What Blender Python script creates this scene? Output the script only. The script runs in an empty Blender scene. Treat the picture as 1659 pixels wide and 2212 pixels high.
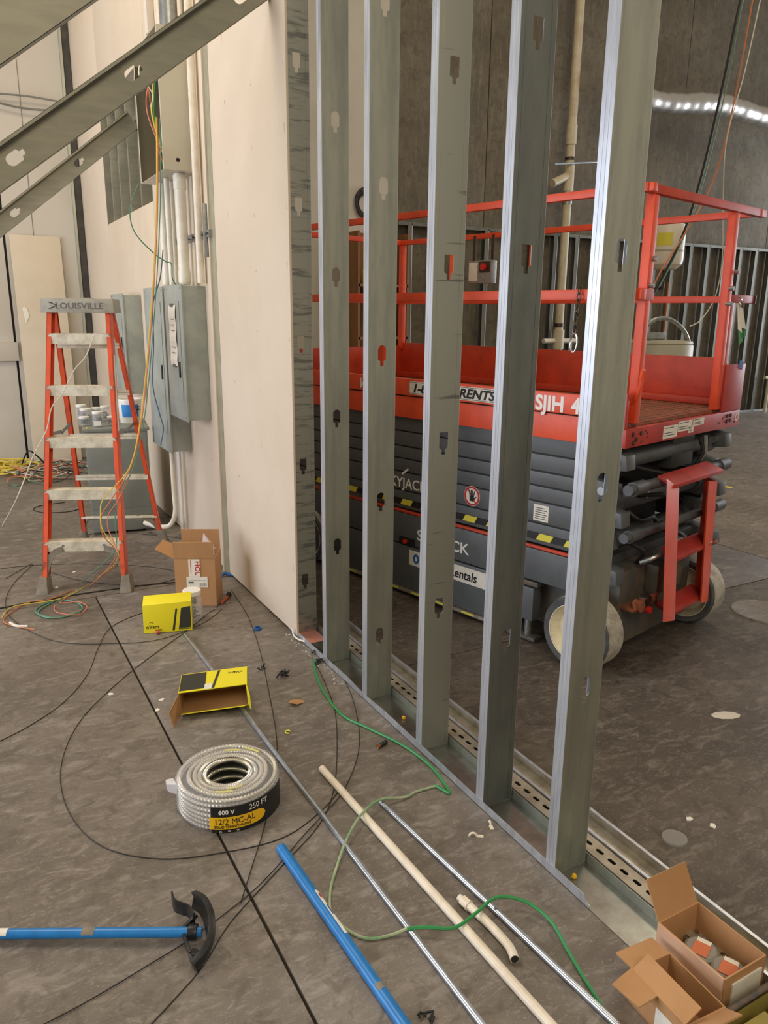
import bpy, bmesh, math, random
from mathutils import Vector, Matrix, Euler
random.seed(7)
R = math.radians
SC = bpy.context.scene
COL = SC.collection

# ------------------------------------------------------------------ camera
# X across the stud wall (to the right), Y along the stud wall away from us, Z up.  Eye at 1.66 m.
F, CX, CY, H = 1650.0, 829.5, 1106.0, 1.66
def _cam_axes():
    D = Vector((765 - CX, 7463 - CY, F)).normalized()          # straight down, in lens axes
    Y = Vector((-114 - CX, 671 - CY, F)); Y = (Y - D * Y.dot(D)).normalized()
    Z = -D; X = Y.cross(Z)
    return X, Y, Z
AX, AY, AZ = _cam_axes()
cam = bpy.data.cameras.new('camera'); camo = bpy.data.objects.new('camera', cam); COL.objects.link(camo)
cam.sensor_fit = 'VERTICAL'; cam.sensor_height = 24; cam.lens = 24 * F / 2212
cam.clip_start = 0.05; cam.clip_end = 100
right = Vector((AX.x, AY.x, AZ.x)); down = Vector((AX.y, AY.y, AZ.y)); fwd = Vector((AX.z, AY.z, AZ.z))
m = Matrix((right, -down, -fwd)).transposed().to_4x4(); m.translation = Vector((0, 0, H))
camo.matrix_world = m; SC.camera = camo
# ------------------------------------------------------------------ light
SC.view_settings.view_transform = 'Standard'; SC.view_settings.look = 'None'
SC.view_settings.exposure = 0.0; SC.view_settings.gamma = 1.0; SC.view_settings.use_curve_mapping = False
w = bpy.data.worlds.new('world'); SC.world = w; w.use_nodes = True
w.node_tree.nodes['Background'].inputs[0].default_value = (1.0, 0.86, 0.68, 1)
w.node_tree.nodes['Background'].inputs[1].default_value = 0.38
def area(name, loc, target, sx, sy, power, col):
    l = bpy.data.lights.new(name, 'AREA'); l.shape = 'RECTANGLE'; l.size = sx; l.size_y = sy; l.energy = power; l.color = col
    o = bpy.data.objects.new(name, l); COL.objects.link(o); o.location = loc
    o.rotation_euler = (Vector(target) - Vector(loc)).to_track_quat('-Z', 'Y').to_euler(); return o
area('dock_door_daylight', (-5.6, 4.6, 1.9), (1.4, 4.0, 1.0), 6.5, 3.2, 430, (0.82, 0.87, 1.0))
area('far_door_daylight', (17.0, 5.5, 2.6), (6, 4, 0.6), 4.5, 4.0, 520, (0.84, 0.90, 1.0))
area('high_bay_light', (-0.8, 5.2, 6.6), (0.4, 5.4, 0), 2.4, 2.4, 170, (1.0, 0.84, 0.62))
area('fill_light_behind_camera', (0.0, -2.6, 5.2), (1.2, 4.0, 0.8), 3.0, 2.4, 150, (1.0, 0.88, 0.68))  # unseen fill lamp, added to brighten the stud webs and lift front
area('high_bay_light_right', (6.5, 4.5, 7.0), (6.5, 5.2, 0), 2.4, 2.4, 130, (1.0, 0.84, 0.62))

# ------------------------------------------------------------------ measuring helpers (floor point seen at a photo pixel)
def ray(px, py):
    c = Vector((px - CX, py - CY, F)); return right * c.x + down * c.y + fwd * c.z
def P(px, py, z=0.0):
    r = ray(px, py); t = (z - H) / r.z; return Vector((t * r.x, t * r.y, z))
def Q(px, py, y):
    r = ray(px, py); t = y / r.y; return Vector((t * r.x, y, H + t * r.z))

# ------------------------------------------------------------------ materials
def nmat(name):
    m = bpy.data.materials.new(name); m.use_nodes = True
    return m, m.node_tree.nodes, m.node_tree.links, m.node_tree.nodes['Principled BSDF']
def lin(c):
    return tuple(((v / 255) / 12.92 if v / 255 <= 0.04045 else ((v / 255 + 0.055) / 1.055) ** 2.4) for v in c) + (1,)
def mat(name, rgb, rough=0.5, metal=0.0, dirt=None, dscale=6.0, damt=0.5, bump=0.0, bscale=60, stretch=(1, 1, 1), spec=0.5, alpha=1.0, trans=0.0, coat=0.0, detail=6, ramp=(0.42, 0.62)):
    m, N, L, b = nmat(name)
    b.inputs['Roughness'].default_value = rough; b.inputs['Metallic'].default_value = metal
    b.inputs['Base Color'].default_value = lin(rgb); b.inputs['Specular IOR Level'].default_value = spec
    b.inputs['Alpha'].default_value = alpha; b.inputs['Transmission Weight'].default_value = trans
    b.inputs['Coat Weight'].default_value = coat
    tc = N.new('ShaderNodeTexCoord'); mp = N.new('ShaderNodeMapping'); mp.inputs['Scale'].default_value = stretch
    L.new(tc.outputs['Object'], mp.inputs[0])
    if dirt is not None:
        no = N.new('ShaderNodeTexNoise'); no.inputs['Scale'].default_value = dscale; no.inputs['Detail'].default_value = detail
        no.inputs['Roughness'].default_value = 0.65
        L.new(mp.outputs[0], no.inputs['Vector'])
        rp = N.new('ShaderNodeValToRGB'); rp.color_ramp.elements[0].position = ramp[0]; rp.color_ramp.elements[1].position = ramp[1]
        L.new(no.outputs['Fac'], rp.inputs[0])
        mu = N.new('ShaderNodeMath'); mu.operation = 'MULTIPLY'; mu.inputs[1].default_value = damt; L.new(rp.outputs[0], mu.inputs[0])
        mx = N.new('ShaderNodeMix'); mx.data_type = 'RGBA'; mx.inputs[6].default_value = lin(rgb); mx.inputs[7].default_value = lin(dirt)
        L.new(mu.outputs[0], mx.inputs[0]); L.new(mx.outputs[2], b.inputs['Base Color'])
    if bump:
        n2 = N.new('ShaderNodeTexNoise'); n2.inputs['Scale'].default_value = bscale; n2.inputs['Detail'].default_value = 4
        L.new(mp.outputs[0], n2.inputs['Vector'])
        bp = N.new('ShaderNodeBump'); bp.inputs['Strength'].default_value = bump; bp.inputs['Distance'].default_value = 0.01
        L.new(n2.outputs['Fac'], bp.inputs['Height']); L.new(bp.outputs[0], b.inputs['Normal'])
    return m
def concrete(name, base, dark, light, rough=0.55, s=1.0, streak=(1, 1, 1), bump=0.25):
    m, N, L, b = nmat(name)
    tc = N.new('ShaderNodeTexCoord'); mp = N.new('ShaderNodeMapping'); mp.inputs['Scale'].default_value = streak
    mp.inputs['Rotation'].default_value = (0, 0, 0.5)
    L.new(tc.outputs['Object'], mp.inputs[0])
    def noise(sc, det, dist=0.0, vec=None):
        n = N.new('ShaderNodeTexNoise'); n.inputs['Scale'].default_value = sc * s; n.inputs['Detail'].default_value = det
        n.inputs['Roughness'].default_value = 0.68; n.inputs['Distortion'].default_value = dist
        L.new(vec or tc.outputs['Object'], n.inputs['Vector']); return n
    def ramp(n, a, c):
        r = N.new('ShaderNodeValToRGB'); r.color_ramp.elements[0].position = a; r.color_ramp.elements[1].position = c
        L.new(n.outputs['Fac'], r.inputs[0]); return r
    def mix(f, a, c, amt):
        mu = N.new('ShaderNodeMath'); mu.operation = 'MULTIPLY'; mu.inputs[1].default_value = amt; L.new(f.outputs[0], mu.inputs[0])
        x = N.new('ShaderNodeMix'); x.data_type = 'RGBA'; L.new(mu.outputs[0], x.inputs[0])
        if isinstance(a, tuple): x.inputs[6].default_value = a
        else: L.new(a.outputs[2], x.inputs[6])
        x.inputs[7].default_value = c; return x
    a = mix(ramp(noise(1.3, 8, 0.6), 0.38, 0.62), lin(base), lin(dark), 0.8)
    c = mix(ramp(noise(8, 12, 1.2, mp.outputs[0]), 0.50, 0.66), a, lin(light), 0.5)
    d = mix(ramp(noise(34, 8, 2.0, mp.outputs[0]), 0.56, 0.66), c, lin(light), 0.6)
    e = mix(ramp(noise(13, 12, 0.8), 0.51, 0.62), d, lin(dark), 0.65)
    L.new(e.outputs[2], b.inputs['Base Color'])
    rr = N.new('ShaderNodeMapRange'); rr.inputs[3].default_value = rough - 0.12; rr.inputs[4].default_value = rough + 0.2
    L.new(noise(4, 6).outputs['Fac'], rr.inputs[0]); L.new(rr.outputs[0], b.inputs['Roughness'])
    bp = N.new('ShaderNodeBump'); bp.inputs['Strength'].default_value = bump; bp.inputs['Distance'].default_value = 0.004
    L.new(noise(30, 10, 1.0).outputs['Fac'], bp.inputs['Height']); L.new(bp.outputs[0], b.inputs['Normal'])
    return m

M = {}
M['floor'] = concrete('floor_concrete', (128, 120, 112), (94, 86, 77), (166, 159, 152), 0.5, streak=(1, 2.6, 1))
M['floor_dark'] = concrete('floor_concrete_darker', (96, 87, 77), (66, 58, 49), (140, 131, 121), 0.48, streak=(1, 2.6, 1))  # darker, browner version of the floor concrete
M['joint'] = mat('joint_filler', (38, 30, 22), 0.9)
M['wallconc'] = concrete('wall_concrete', (112, 105, 90), (84, 77, 64), (132, 125, 110), 0.8, s=0.7, streak=(3, 3, 0.4), bump=0.15)
M['drywall'] = mat('drywall', (214, 199, 178), 0.85, dirt=(204, 188, 164), dscale=1.2, damt=0.6)
M['drywall_back'] = mat('drywall_white', (196, 190, 178), 0.85, dirt=(182, 175, 160), dscale=1.0, damt=0.6)
M['paper'] = mat('drywall_paper', (208, 196, 174), 0.9, dirt=(196, 182, 160), dscale=2, damt=0.5)
M['gypsum'] = mat('gypsum_core', (214, 206, 192), 0.95)
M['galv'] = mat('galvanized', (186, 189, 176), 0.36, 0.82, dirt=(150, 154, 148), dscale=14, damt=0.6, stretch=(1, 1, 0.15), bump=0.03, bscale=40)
M['galv_edge_lit'] = mat('galvanized_flange_daylit', (214, 220, 230), 0.32, 0.7, dirt=(168, 174, 182), dscale=30, damt=0.5, stretch=(1, 1, 0.1))  # same steel, with the cool daylight on the flanges put into the colour
M['galv_old'] = mat('galvanized_weathered', (176, 178, 168), 0.42, 0.75, dirt=(112, 116, 114), dscale=16, damt=0.75, stretch=(0.3, 1, 2.6), ramp=(0.50, 0.60), bump=0.04)
M['galv_streak'] = mat('galvanized_streaked', (178, 180, 170), 0.40, 0.78, dirt=(96, 100, 98), dscale=18, damt=0.7, stretch=(0.1, 1, 2.4), ramp=(0.60, 0.65), bump=0.03)
M['jamb'] = mat('aged_steel_jamb', (176, 172, 148), 0.5, 0.35, dirt=(150, 146, 122), dscale=8, damt=0.6)
M['furring'] = mat('furring_steel', (112, 112, 102), 0.55, 0.3, dirt=(86, 84, 74), dscale=3, damt=0.7, stretch=(1, 1, .4))
M['track_plate'] = mat('track_plate', (150, 154, 150), 0.28, 0.85, dirt=(124, 120, 114), dscale=9, damt=0.8)
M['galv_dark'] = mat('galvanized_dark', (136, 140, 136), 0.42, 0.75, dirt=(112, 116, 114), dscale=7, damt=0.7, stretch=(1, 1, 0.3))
M['galv_dim'] = mat('galvanized_brace', (146, 143, 126), 0.5, 0.4, dirt=(126, 124, 112), dscale=8, damt=0.6, stretch=(.5, 1, 3))
M['scuff'] = mat('track_dusty', (182, 176, 160), 0.45, 0.55, dirt=(150, 140, 124), dscale=12, damt=0.8)
M['zinc'] = mat('zinc_conduit', (196, 204, 216), 0.28, 0.9, dirt=(160, 166, 172), dscale=30, damt=0.6)
M['zinc_dull'] = mat('zinc_dull', (165, 168, 166), 0.38, 0.8, dirt=(132, 134, 130), dscale=30, damt=0.6)
M['steel'] = mat('bright_steel', (190, 190, 186), 0.25, 1.0)
M['chrome_dark'] = mat('dark_steel', (66, 62, 58), 0.4, 0.7, dirt=(110, 84, 60), dscale=30, damt=0.5)
M['black_in'] = mat('black_hollow_shade', (26, 25, 24), 0.6)  # near-black standing in for shade inside gaps, holes and bores
M['pvc'] = mat('white_pvc', (226, 222, 208), 0.4, dirt=(206, 198, 178), dscale=12, damt=0.5)
M['pvc_old'] = mat('aged_pvc', (198, 190, 166), 0.45, dirt=(176, 160, 130), dscale=5, damt=0.7)
M['cream_pipe'] = mat('cream_conduit', (232, 222, 204), 0.35, dirt=(206, 192, 168), dscale=18, damt=0.5)
M['panel_grey'] = mat('panel_grey', (160, 166, 158), 0.4, dirt=(130, 136, 132), dscale=5, damt=0.6)
M['panel_dark'] = mat('panel_dark_grey', (96, 100, 98), 0.5)  # darker grey for the transformer feet and wall plate
M['trans_grey'] = mat('transformer_grey', (132, 136, 128), 0.5, dirt=(118, 122, 114), dscale=4, damt=0.6)
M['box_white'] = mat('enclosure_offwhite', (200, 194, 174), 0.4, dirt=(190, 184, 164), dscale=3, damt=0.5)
M['box_in_shade'] = mat('enclosure_inside_shaded', (112, 106, 88), 0.6)  # box interior with its lack of light put into the colour
M['fiber'] = mat('ladder_fiberglass', (226, 88, 48), 0.42, dirt=(196, 84, 58), dscale=14, damt=0.7)
M['alu'] = mat('aluminium_step', (228, 222, 202), 0.45, 0.25, dirt=(176, 164, 140), dscale=14, damt=0.6)
M['lad_cap'] = mat('ladder_cap_grey', (168, 164, 152), 0.6, dirt=(142, 136, 124), dscale=16, damt=0.6)
M['rubber_grey'] = mat('rubber_foot_grey', (138, 130, 116), 0.8, dirt=(110, 102, 90), dscale=20, damt=0.7)
M['card'] = mat('cardboard', (184, 140, 96), 0.85, dirt=(170, 126, 84), dscale=6, damt=0.6, stretch=(1, 1, 0.3))
M['card_in'] = mat('cardboard_inside', (168, 126, 84), 0.9, dirt=(150, 110, 72), dscale=6, damt=0.6)
M['card_pink'] = mat('cardboard_faded', (206, 168, 138), 0.85, dirt=(192, 150, 118), dscale=5, damt=0.6)
M['yellow'] = mat('yellow_carton', (236, 222, 34), 0.45)
M['black'] = mat('black_print', (28, 28, 26), 0.5)
M['slate'] = mat('dark_olive_print', (48, 50, 40), 0.5)
M['red_print'] = mat('red_print', (188, 40, 36), 0.6)
M['white'] = mat('white_plastic', (238, 236, 230), 0.4)
M['white_label'] = mat('white_label', (232, 228, 216), 0.6, dirt=(210, 204, 190), dscale=30, damt=0.4)
M['label_text'] = mat('grey_print', (96, 94, 90), 0.6)
M['liftred'] = mat('lift_red', (232, 84, 44), 0.42, dirt=(206, 70, 38), dscale=7, damt=0.6)
M['liftred2'] = mat('lift_red_dull', (204, 70, 38), 0.5, dirt=(170, 56, 34), dscale=7, damt=0.7)
M['liftend_shaded'] = mat('lift_end_red_shaded', (186, 60, 52), 0.42, dirt=(150, 48, 42), dscale=8, damt=0.7)  # lift red, with the end face's dimmer purplish light put into the colour
M['rust_deck'] = mat('rusty_deck', (150, 84, 56), 0.8, dirt=(96, 66, 50), dscale=18, damt=0.9)
M['liftgrey'] = mat('lift_charcoal', (88, 92, 94), 0.45, dirt=(80, 82, 84), dscale=10, damt=0.7)
M['liftdark'] = mat('lift_dark', (52, 52, 50), 0.55, dirt=(84, 76, 64), dscale=12, damt=0.6)
M['chassis'] = mat('lift_chassis', (78, 80, 76), 0.5, dirt=(110, 92, 72), dscale=9, damt=0.7)
M['hose'] = mat('black_hose', (30, 29, 28), 0.5)
M['rim'] = mat('cream_rim', (232, 224, 196), 0.4, dirt=(206, 190, 150), dscale=18, damt=0.6)
M['tyre'] = mat('grey_tyre', (86, 88, 90), 0.75, dirt=(66, 66, 66), dscale=12, damt=0.6)
M['tread'] = mat('worn_pale_tread', (188, 182, 170), 0.8, dirt=(140, 134, 124), dscale=16, damt=0.8)
M['hazy'] = mat('hazard_yellow', (222, 214, 70), 0.5)
M['blue_pipe'] = mat('blue_pipe', (32, 124, 196), 0.32, dirt=(24, 104, 172), dscale=20, damt=0.5)
M['iron'] = mat('cast_black_iron', (34, 34, 36), 0.38, 0.3, dirt=(62, 62, 64), dscale=16, damt=0.5)
M['wire_blk'] = mat('black_wire', (30, 28, 26), 0.6)
M['wire_grn'] = mat('green_wire', (48, 140, 76), 0.45)
M['wire_grnw'] = mat('pale_green_wire', (176, 184, 150), 0.5, dirt=(90, 150, 96), dscale=10, damt=0.9)
M['wire_org'] = mat('orange_wire', (196, 122, 76), 0.5)
M['wire_yel'] = mat('yellow_wire', (214, 190, 70), 0.5)
M['wire_wht'] = mat('white_wire', (214, 210, 198), 0.5)
M['wire_red'] = mat('pink_wire', (204, 120, 96), 0.5)
M['wire_blue'] = mat('blue_wire', (78, 96, 122), 0.5)
M['wire_teal'] = mat('teal_wire', (86, 136, 112), 0.5)
M['copper'] = mat('copper', (182, 108, 66), 0.35, 0.8)
M['tank'] = mat('tank_grey', (170, 166, 148), 0.45, dirt=(158, 154, 136), dscale=3, damt=0.5)
M['tank_white'] = mat('tank_white', (226, 218, 200), 0.4)
M['foil'] = mat('foil_jacket', (196, 194, 190), 0.36, 0.85, bump=0.5, bscale=9)
M['wood'] = mat('plywood', (140, 98, 58), 0.7, dirt=(112, 76, 44), dscale=8, damt=0.6, stretch=(1, 1, 0.2))
M['blue_ring'] = mat('blue_plastic', (34, 88, 152), 0.45)
M['redlamp'] = mat('red_lens', (206, 48, 40), 0.25)
M['clear'] = mat('clear_plastic', (230, 232, 230), 0.12, alpha=0.13)
M['film'] = mat('stretch_film', (244, 244, 250), 0.2, alpha=0.2, bump=0.9, bscale=16)
M['lidclear'] = mat('dusty_clear_lid', (168, 164, 158), 0.4, alpha=0.6)
M['hardware'] = mat('zinc_fasteners', (130, 136, 132), 0.35, 0.7, dirt=(70, 74, 72), dscale=90, damt=0.9)
M['mc'] = mat('armour_aluminium', (222, 218, 204), 0.3, 0.8)
M['label_yel'] = mat('label_yellow', (240, 190, 30), 0.4)
M['crate'] = mat('olive_crate', (150, 136, 66), 0.6, dirt=(128, 116, 60), dscale=6, damt=0.7)
M['purple'] = mat('tag_blue', (40, 96, 170), 0.5)
M['grnrib'] = mat('green_ribbon', (38, 132, 60), 0.6)
M['plaster'] = mat('spilled_plaster', (206, 198, 184), 0.9)

# ------------------------------------------------------------------ mesh builder
class MB:
    def __init__(s): s.bm = bmesh.new()
    def _x(s, vs, T):
        if T is not None: bmesh.ops.transform(s.bm, matrix=T, verts=vs)
    def box(s, x0, x1, y0, y1, z0, z1, T=None):
        v = [s.bm.verts.new(c) for c in ((x0, y0, z0), (x1, y0, z0), (x1, y1, z0), (x0, y1, z0), (x0, y0, z1), (x1, y0, z1), (x1, y1, z1), (x0, y1, z1))]
        for f in ((3, 2, 1, 0), (4, 5, 6, 7), (0, 1, 5, 4), (1, 2, 6, 5), (2, 3, 7, 6), (3, 0, 4, 7)): s.bm.faces.new([v[i] for i in f])
        s._x(v, T); return s
    def hexa(s, bot, top):
        v = [s.bm.verts.new(c) for c in list(bot) + list(top)]; n = len(bot)
        s.bm.faces.new([v[i] for i in range(n - 1, -1, -1)]); s.bm.faces.new([v[n + i] for i in range(n)])
        for i in range(n): j = (i + 1) % n; s.bm.faces.new([v[i], v[j], v[n + j], v[n + i]])
        return s
    def beam(s, a, b, w, h, up=(0, 0, 1)):
        a, b = Vector(a), Vector(b); d = (b - a).normalized(); u = Vector(up)
        if abs(d.dot(u)) > 0.99: u = Vector((0, 1, 0)) if abs(d.y) < 0.9 else Vector((1, 0, 0))
        sd = d.cross(u).normalized(); u = sd.cross(d)
        q = [sd * (w / 2) * i + u * (h / 2) * j for i, j in ((-1, -1), (1, -1), (1, 1), (-1, 1))]
        return s.hexa([a + k for k in q], [b + k for k in q])
    def cyl(s, a, b, r, n=16, r2=None, hollow=None):
        a, b = Vector(a), Vector(b); r2 = r if r2 is None else r2; T = Matrix.Translation(a) @ (b - a).to_track_quat('Z', 'Y').to_matrix().to_4x4(); L = (b - a).length
        prof = [(0, 0), (r, 0), (r2, L), (0, L)] if hollow is None else [(hollow, 0), (r, 0), (r2, L), (hollow, L), (hollow, 0)]
        return s.lathe(prof, n, T)
    def lathe(s, prof, n=24, T=None):
        rings = []; new = []
        for r, z in prof:
            if r < 1e-6: v = [s.bm.verts.new((0, 0, z))]
            else: v = [s.bm.verts.new((r * math.cos(2 * math.pi * i / n), r * math.sin(2 * math.pi * i / n), z)) for i in range(n)]
            rings.append(v); new += v
        for A, B in zip(rings, rings[1:]):
            for i in range(n):
                j = (i + 1) % n
                if len(A) == 1 and len(B) == 1: continue
                if len(A) == 1: s.bm.faces.new([A[0], B[j], B[i]])
                elif len(B) == 1: s.bm.faces.new([A[i], A[j], B[0]])
                else: s.bm.faces.new([A[i], A[j], B[j], B[i]])
        s._x(new, T); return s
    def tube(s, pts, r, n=6, closed=False, rf=None):
        pts = [Vector(p) for p in pts]; N = len(pts); rings = []; u = None
        for i, p in enumerate(pts):
            d = (pts[(i + 1) % N] - pts[i - 1]) if closed else (pts[min(i + 1, N - 1)] - pts[max(i - 1, 0)])
            if d.length < 1e-9: d = Vector((1, 0, 0))
            d.normalize()
            if u is None: u = d.orthogonal().normalized() if abs(d.z) > 0.9 else Vector((0, 0, 1)).cross(d).normalized()
            u = (u - d * u.dot(d))
            u = u.normalized() if u.length > 1e-6 else d.orthogonal().normalized()
            v = d.cross(u); rr = rf(i) if rf else r
            rings.append([s.bm.verts.new(p + (u * math.cos(2 * math.pi * k / n) + v * math.sin(2 * math.pi * k / n)) * rr) for k in range(n)])
        for i in range(N if closed else N - 1):
            A, B = rings[i], rings[(i + 1) % N]
            for k in range(n): s.bm.faces.new([A[k], A[(k + 1) % n], B[(k + 1) % n], B[k]])
        if not closed: s.bm.faces.new(rings[0][::-1]); s.bm.faces.new(rings[-1])
        return s
    def plate(s, loops, th, T=None):
        """outline (first loop) with holes, in XY, extruded by th along +Z"""
        ed = []; vs = []
        for lp in loops:
            v = [s.bm.verts.new((x, y, 0)) for x, y in lp]; vs += v
            ed += [s.bm.edges.new((v[i], v[(i + 1) % len(v)])) for i in range(len(v))]
        g = bmesh.ops.triangle_fill(s.bm, edges=ed, use_beauty=True)['geom']
        fs = [f for f in g if isinstance(f, bmesh.types.BMFace)]
        e = bmesh.ops.extrude_face_region(s.bm, geom=fs)['geom']; nv = [x for x in e if isinstance(x, bmesh.types.BMVert)]
        bmesh.ops.translate(s.bm, vec=(0, 0, th), verts=nv); s._x(vs + nv, T); return s
    def quad(s, a, b, c, d, th=0.003):
        a, b, c, d = map(Vector, (a, b, c, d)); n = (b - a).cross(d - a).normalized() * th
        return s.hexa([a, b, c, d], [a + n, b + n, c + n, d + n])
    def build(s, name, m, parent=None, bevel=0.0, sharp=35, T=None, loc=None):
        bm = s.bm
        if T is not None: bmesh.ops.transform(bm, matrix=T, verts=bm.verts)
        bmesh.ops.recalc_face_normals(bm, faces=bm.faces)
        if bevel:
            eds = [e for e in bm.edges if len(e.link_faces) == 2 and e.calc_face_angle(0) > 0.6]
            try: bmesh.ops.bevel(bm, geom=eds, offset=bevel, segments=2, profile=0.6, affect='EDGES', clamp_overlap=True)
            except Exception: pass
        for f in bm.faces: f.smooth = True
        for e in bm.edges: e.smooth = len(e.link_faces) != 2 or e.calc_face_angle(0) < R(sharp)
        me = bpy.data.meshes.new(name); bm.to_mesh(me); bm.free()
        if isinstance(m, str): m = M[m]
        me.materials.append(m)
        o = bpy.data.objects.new(name, me); COL.objects.link(o)
        if parent is not None: o.parent = parent
        if loc is not None: o.location = loc
        return o
def tag(o, label, cat, group=None, kind=None):
    if label: o['label'] = label
    if cat: o['category'] = cat
    if group: o['group'] = group
    if kind: o['kind'] = kind
    return o
def thing(name, label, cat, loc=(0, 0, 0), rz=0.0, group=None, rot=None):
    o = bpy.data.objects.new(name, None); COL.objects.link(o); o.empty_display_size = 0.05
    o.location = loc; o.rotation_euler = rot or (0, 0, rz); return tag(o, label, cat, group)
def rebase(o, loc):
    """move a world-built mesh's origin to loc"""
    loc = Vector(loc); o.data.transform(Matrix.Translation(-loc)); o.location = loc; return o
def smooth(pts, k=8):
    pts = [Vector(p) for p in pts]; out = []
    for i in range(len(pts) - 1):
        p0, p1, p2, p3 = pts[max(i - 1, 0)], pts[i], pts[i + 1], pts[min(i + 2, len(pts) - 1)]
        for j in range(k):
            t = j / k
            out.append(0.5 * ((2 * p1) + (p2 - p0) * t + (2 * p0 - 5 * p1 + 4 * p2 - p3) * t * t + (3 * p1 - p0 - 3 * p2 + p3) * t ** 3))
    return out + [pts[-1]]
def text(s, size, m, parent, T, bold=0.0, shear=0.0, name='lettering', th=0.0006, align='LEFT', sx=1.0, bend=None):
    cu = bpy.data.curves.new('lettering', 'FONT'); cu.body = s; cu.size = size; cu.offset = bold * size; cu.shear = shear
    cu.extrude = th; cu.align_x = align; cu.resolution_u = 3
    t = bpy.data.objects.new('tmp', cu); COL.objects.link(t)
    dg = bpy.context.evaluated_depsgraph_get(); me = bpy.data.meshes.new_from_object(t.evaluated_get(dg))
    bpy.data.objects.remove(t); bpy.data.curves.remove(cu)
    if sx != 1: me.transform(Matrix.Diagonal((sx, 1, 1, 1)))
    if bend:
        rad, a0 = bend
        for v in me.vertices:
            a = a0 + v.co.x / rad; rr = rad + v.co.z; v.co = Vector((rr * math.cos(a), rr * math.sin(a), v.co.y))
    if T is not None: me.transform(T)
    me.materials.clear(); me.materials.append(M[m]); me.name = name
    o = bpy.data.objects.new(name, me); COL.objects.link(o); o.parent = parent; return o
def face(origin, xdir, ydir):
    x = Vector(xdir).normalized(); y = Vector(ydir); y = (y - x * y.dot(x)).normalized(); z = x.cross(y)
    T = Matrix((x, y, z)).transposed().to_4x4(); T.translation = Vector(origin); return T
def knock(cx, cz, w=0.037, h=0.080, square=False):
    """stud knock-out: slot with a narrow notch below"""
    a, b = w / 2, h / 2; n = w * 0.22
    if square: top = [(-a, b), (a, b)][::-1]
    else: top = [(a * math.cos(t), b - a + a * math.sin(t)) for t in [R(k) for k in range(0, 181, 20)]]
    low = [(-a, -b + 0.024), (-n, -b + 0.018), (-n, -b), (n, -b), (n, -b + 0.018), (a, -b + 0.024)]
    return [(cx + x, cz + z) for x, z in top + low]

# ================================================================== STRUCTURE
fb = MB().box(-7, 18, -3, 9.6, -0.08, -0.012).build('floor', 'joint'); tag(fb, 'grey concrete floor slabs with narrow dark joints', None, kind='structure')
def slab(x0, x1, y0, y1, m): MB().box(x0, x1, y0, y1, -0.03, 0.0).build('slab', m, fb, bevel=0.002)
g = 0.0045
slab(-7, 0.585 - g, -3, 4.6 - g, 'floor'); slab(0.585 + g, 1.50, -3, 4.6 - g, 'floor')
slab(1.50, 4.9 - g, -3, 2.93 - g, 'floor_dark'); slab(4.9 + g, 18, -3, 2.93 - g, 'floor')
slab(1.50, 4.9 - g, 2.93 + g, 9.6, 'floor_dark'); slab(4.9 + g, 18, 2.93 + g, 9.6, 'floor')
slab(-7, 1.5 - g, 4.6 + g, 9.6, 'floor')

XW = 1.42
# ---- drywall along the stud line
wr = MB().box(XW + 0.016, XW + 0.135, 4.70, 6.10, 0.0, 8.0).box(XW + 0.016, XW + 0.135, 7.95, 9.4, 0, 8.0) \
    .box(XW + 0.016, XW + 0.135, 6.10, 7.95, 0, 2.45).box(XW + 0.016, XW + 0.135, 6.10, 7.95, 3.42, 8.0).build('wall_right', 'drywall')
tag(wr, 'cream drywall wall carrying the grey electrical panels', None, kind='structure')
def sheet(y0, y1, z0, z1, m='drywall', x0=XW, x1=XW + 0.0159): MB().box(x0, x1, y0, y1, z0, z1).build('drywall_sheet', m, wr, bevel=0.0015)
ws = MB().box(XW - 0.004, XW + 0.0075, 3.472, 4.60, 0.02, 8.0).build('wall_right.001', 'drywall', None, bevel=0.0015)
tag(ws, 'cream drywall sheet on the near end of the partition, edge cut bare', None, kind='structure')
sheet(4.72, 6.098, 0.02, 8.0); sheet(7.952, 9.36, 0.02, 8.0); sheet(6.102, 7.948, 0.02, 2.448); sheet(6.102, 7.948, 3.42, 8.0)
def screws(ys, x, par):
    sc = MB()
    for y in ys:
        for k in range(13): sc.cyl((x - 0.0006, y + random.uniform(-.012, .012), 0.12 + k * 0.29 + random.uniform(-.05, .05)), (x + 0.001, y, 0.12 + k * 0.29), 0.0024, 8)
    sc = sc.build('screw_head', 'paper', par); sc['kind'] = 'stuff'
screws((3.50, 3.93, 4.34), XW - 0.004, ws); screws((4.9, 5.3, 5.7, 8.4, 8.8), XW, wr)
# corner strip of bare metal between two sheets, with the reveal beyond it
MB().box(XW - 0.002, XW + 0.10, 4.612, 4.70, 0, 8.0).build('metal_jamb', 'jamb', wr, bevel=0.002)
MB().box(XW - 0.012, XW + 0.01, 4.702, 4.718, 0.0, 8.0).build('corner_bead', 'drywall', wr, bevel=0.003)
MB().box(XW - 0.014, XW + 0.0, 5.72, 5.80, 0.0, 0.66).build('corner_bead', 'gypsum', wr, bevel=0.003)
# opening in the wall with studs inside
op = MB().box(XW + 0.13, XW + 0.136, 6.1, 7.95, 2.45, 3.42).build('opening_back', 'galv_old', wr)
for y in (6.16, 6.55, 6.95, 7.35, 7.72):
    MB().box(XW + 0.02, XW + 0.125, y, y + 0.04, 2.46, 3.41).build('stud', 'galv_dim', wr, bevel=0.001)
for y in (6.62, 7.02, 7.42):
    MB().box(XW + 0.05, XW + 0.12, y + 0.02, y + 0.28, 3.12, 3.16).build('bridging_clip', 'galv_dark', wr)
MB().box(XW - 0.002, XW + 0.12, 7.945, 7.96, 2.44, 3.42).build('opening_edge', 'galv_dim', wr)
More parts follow.
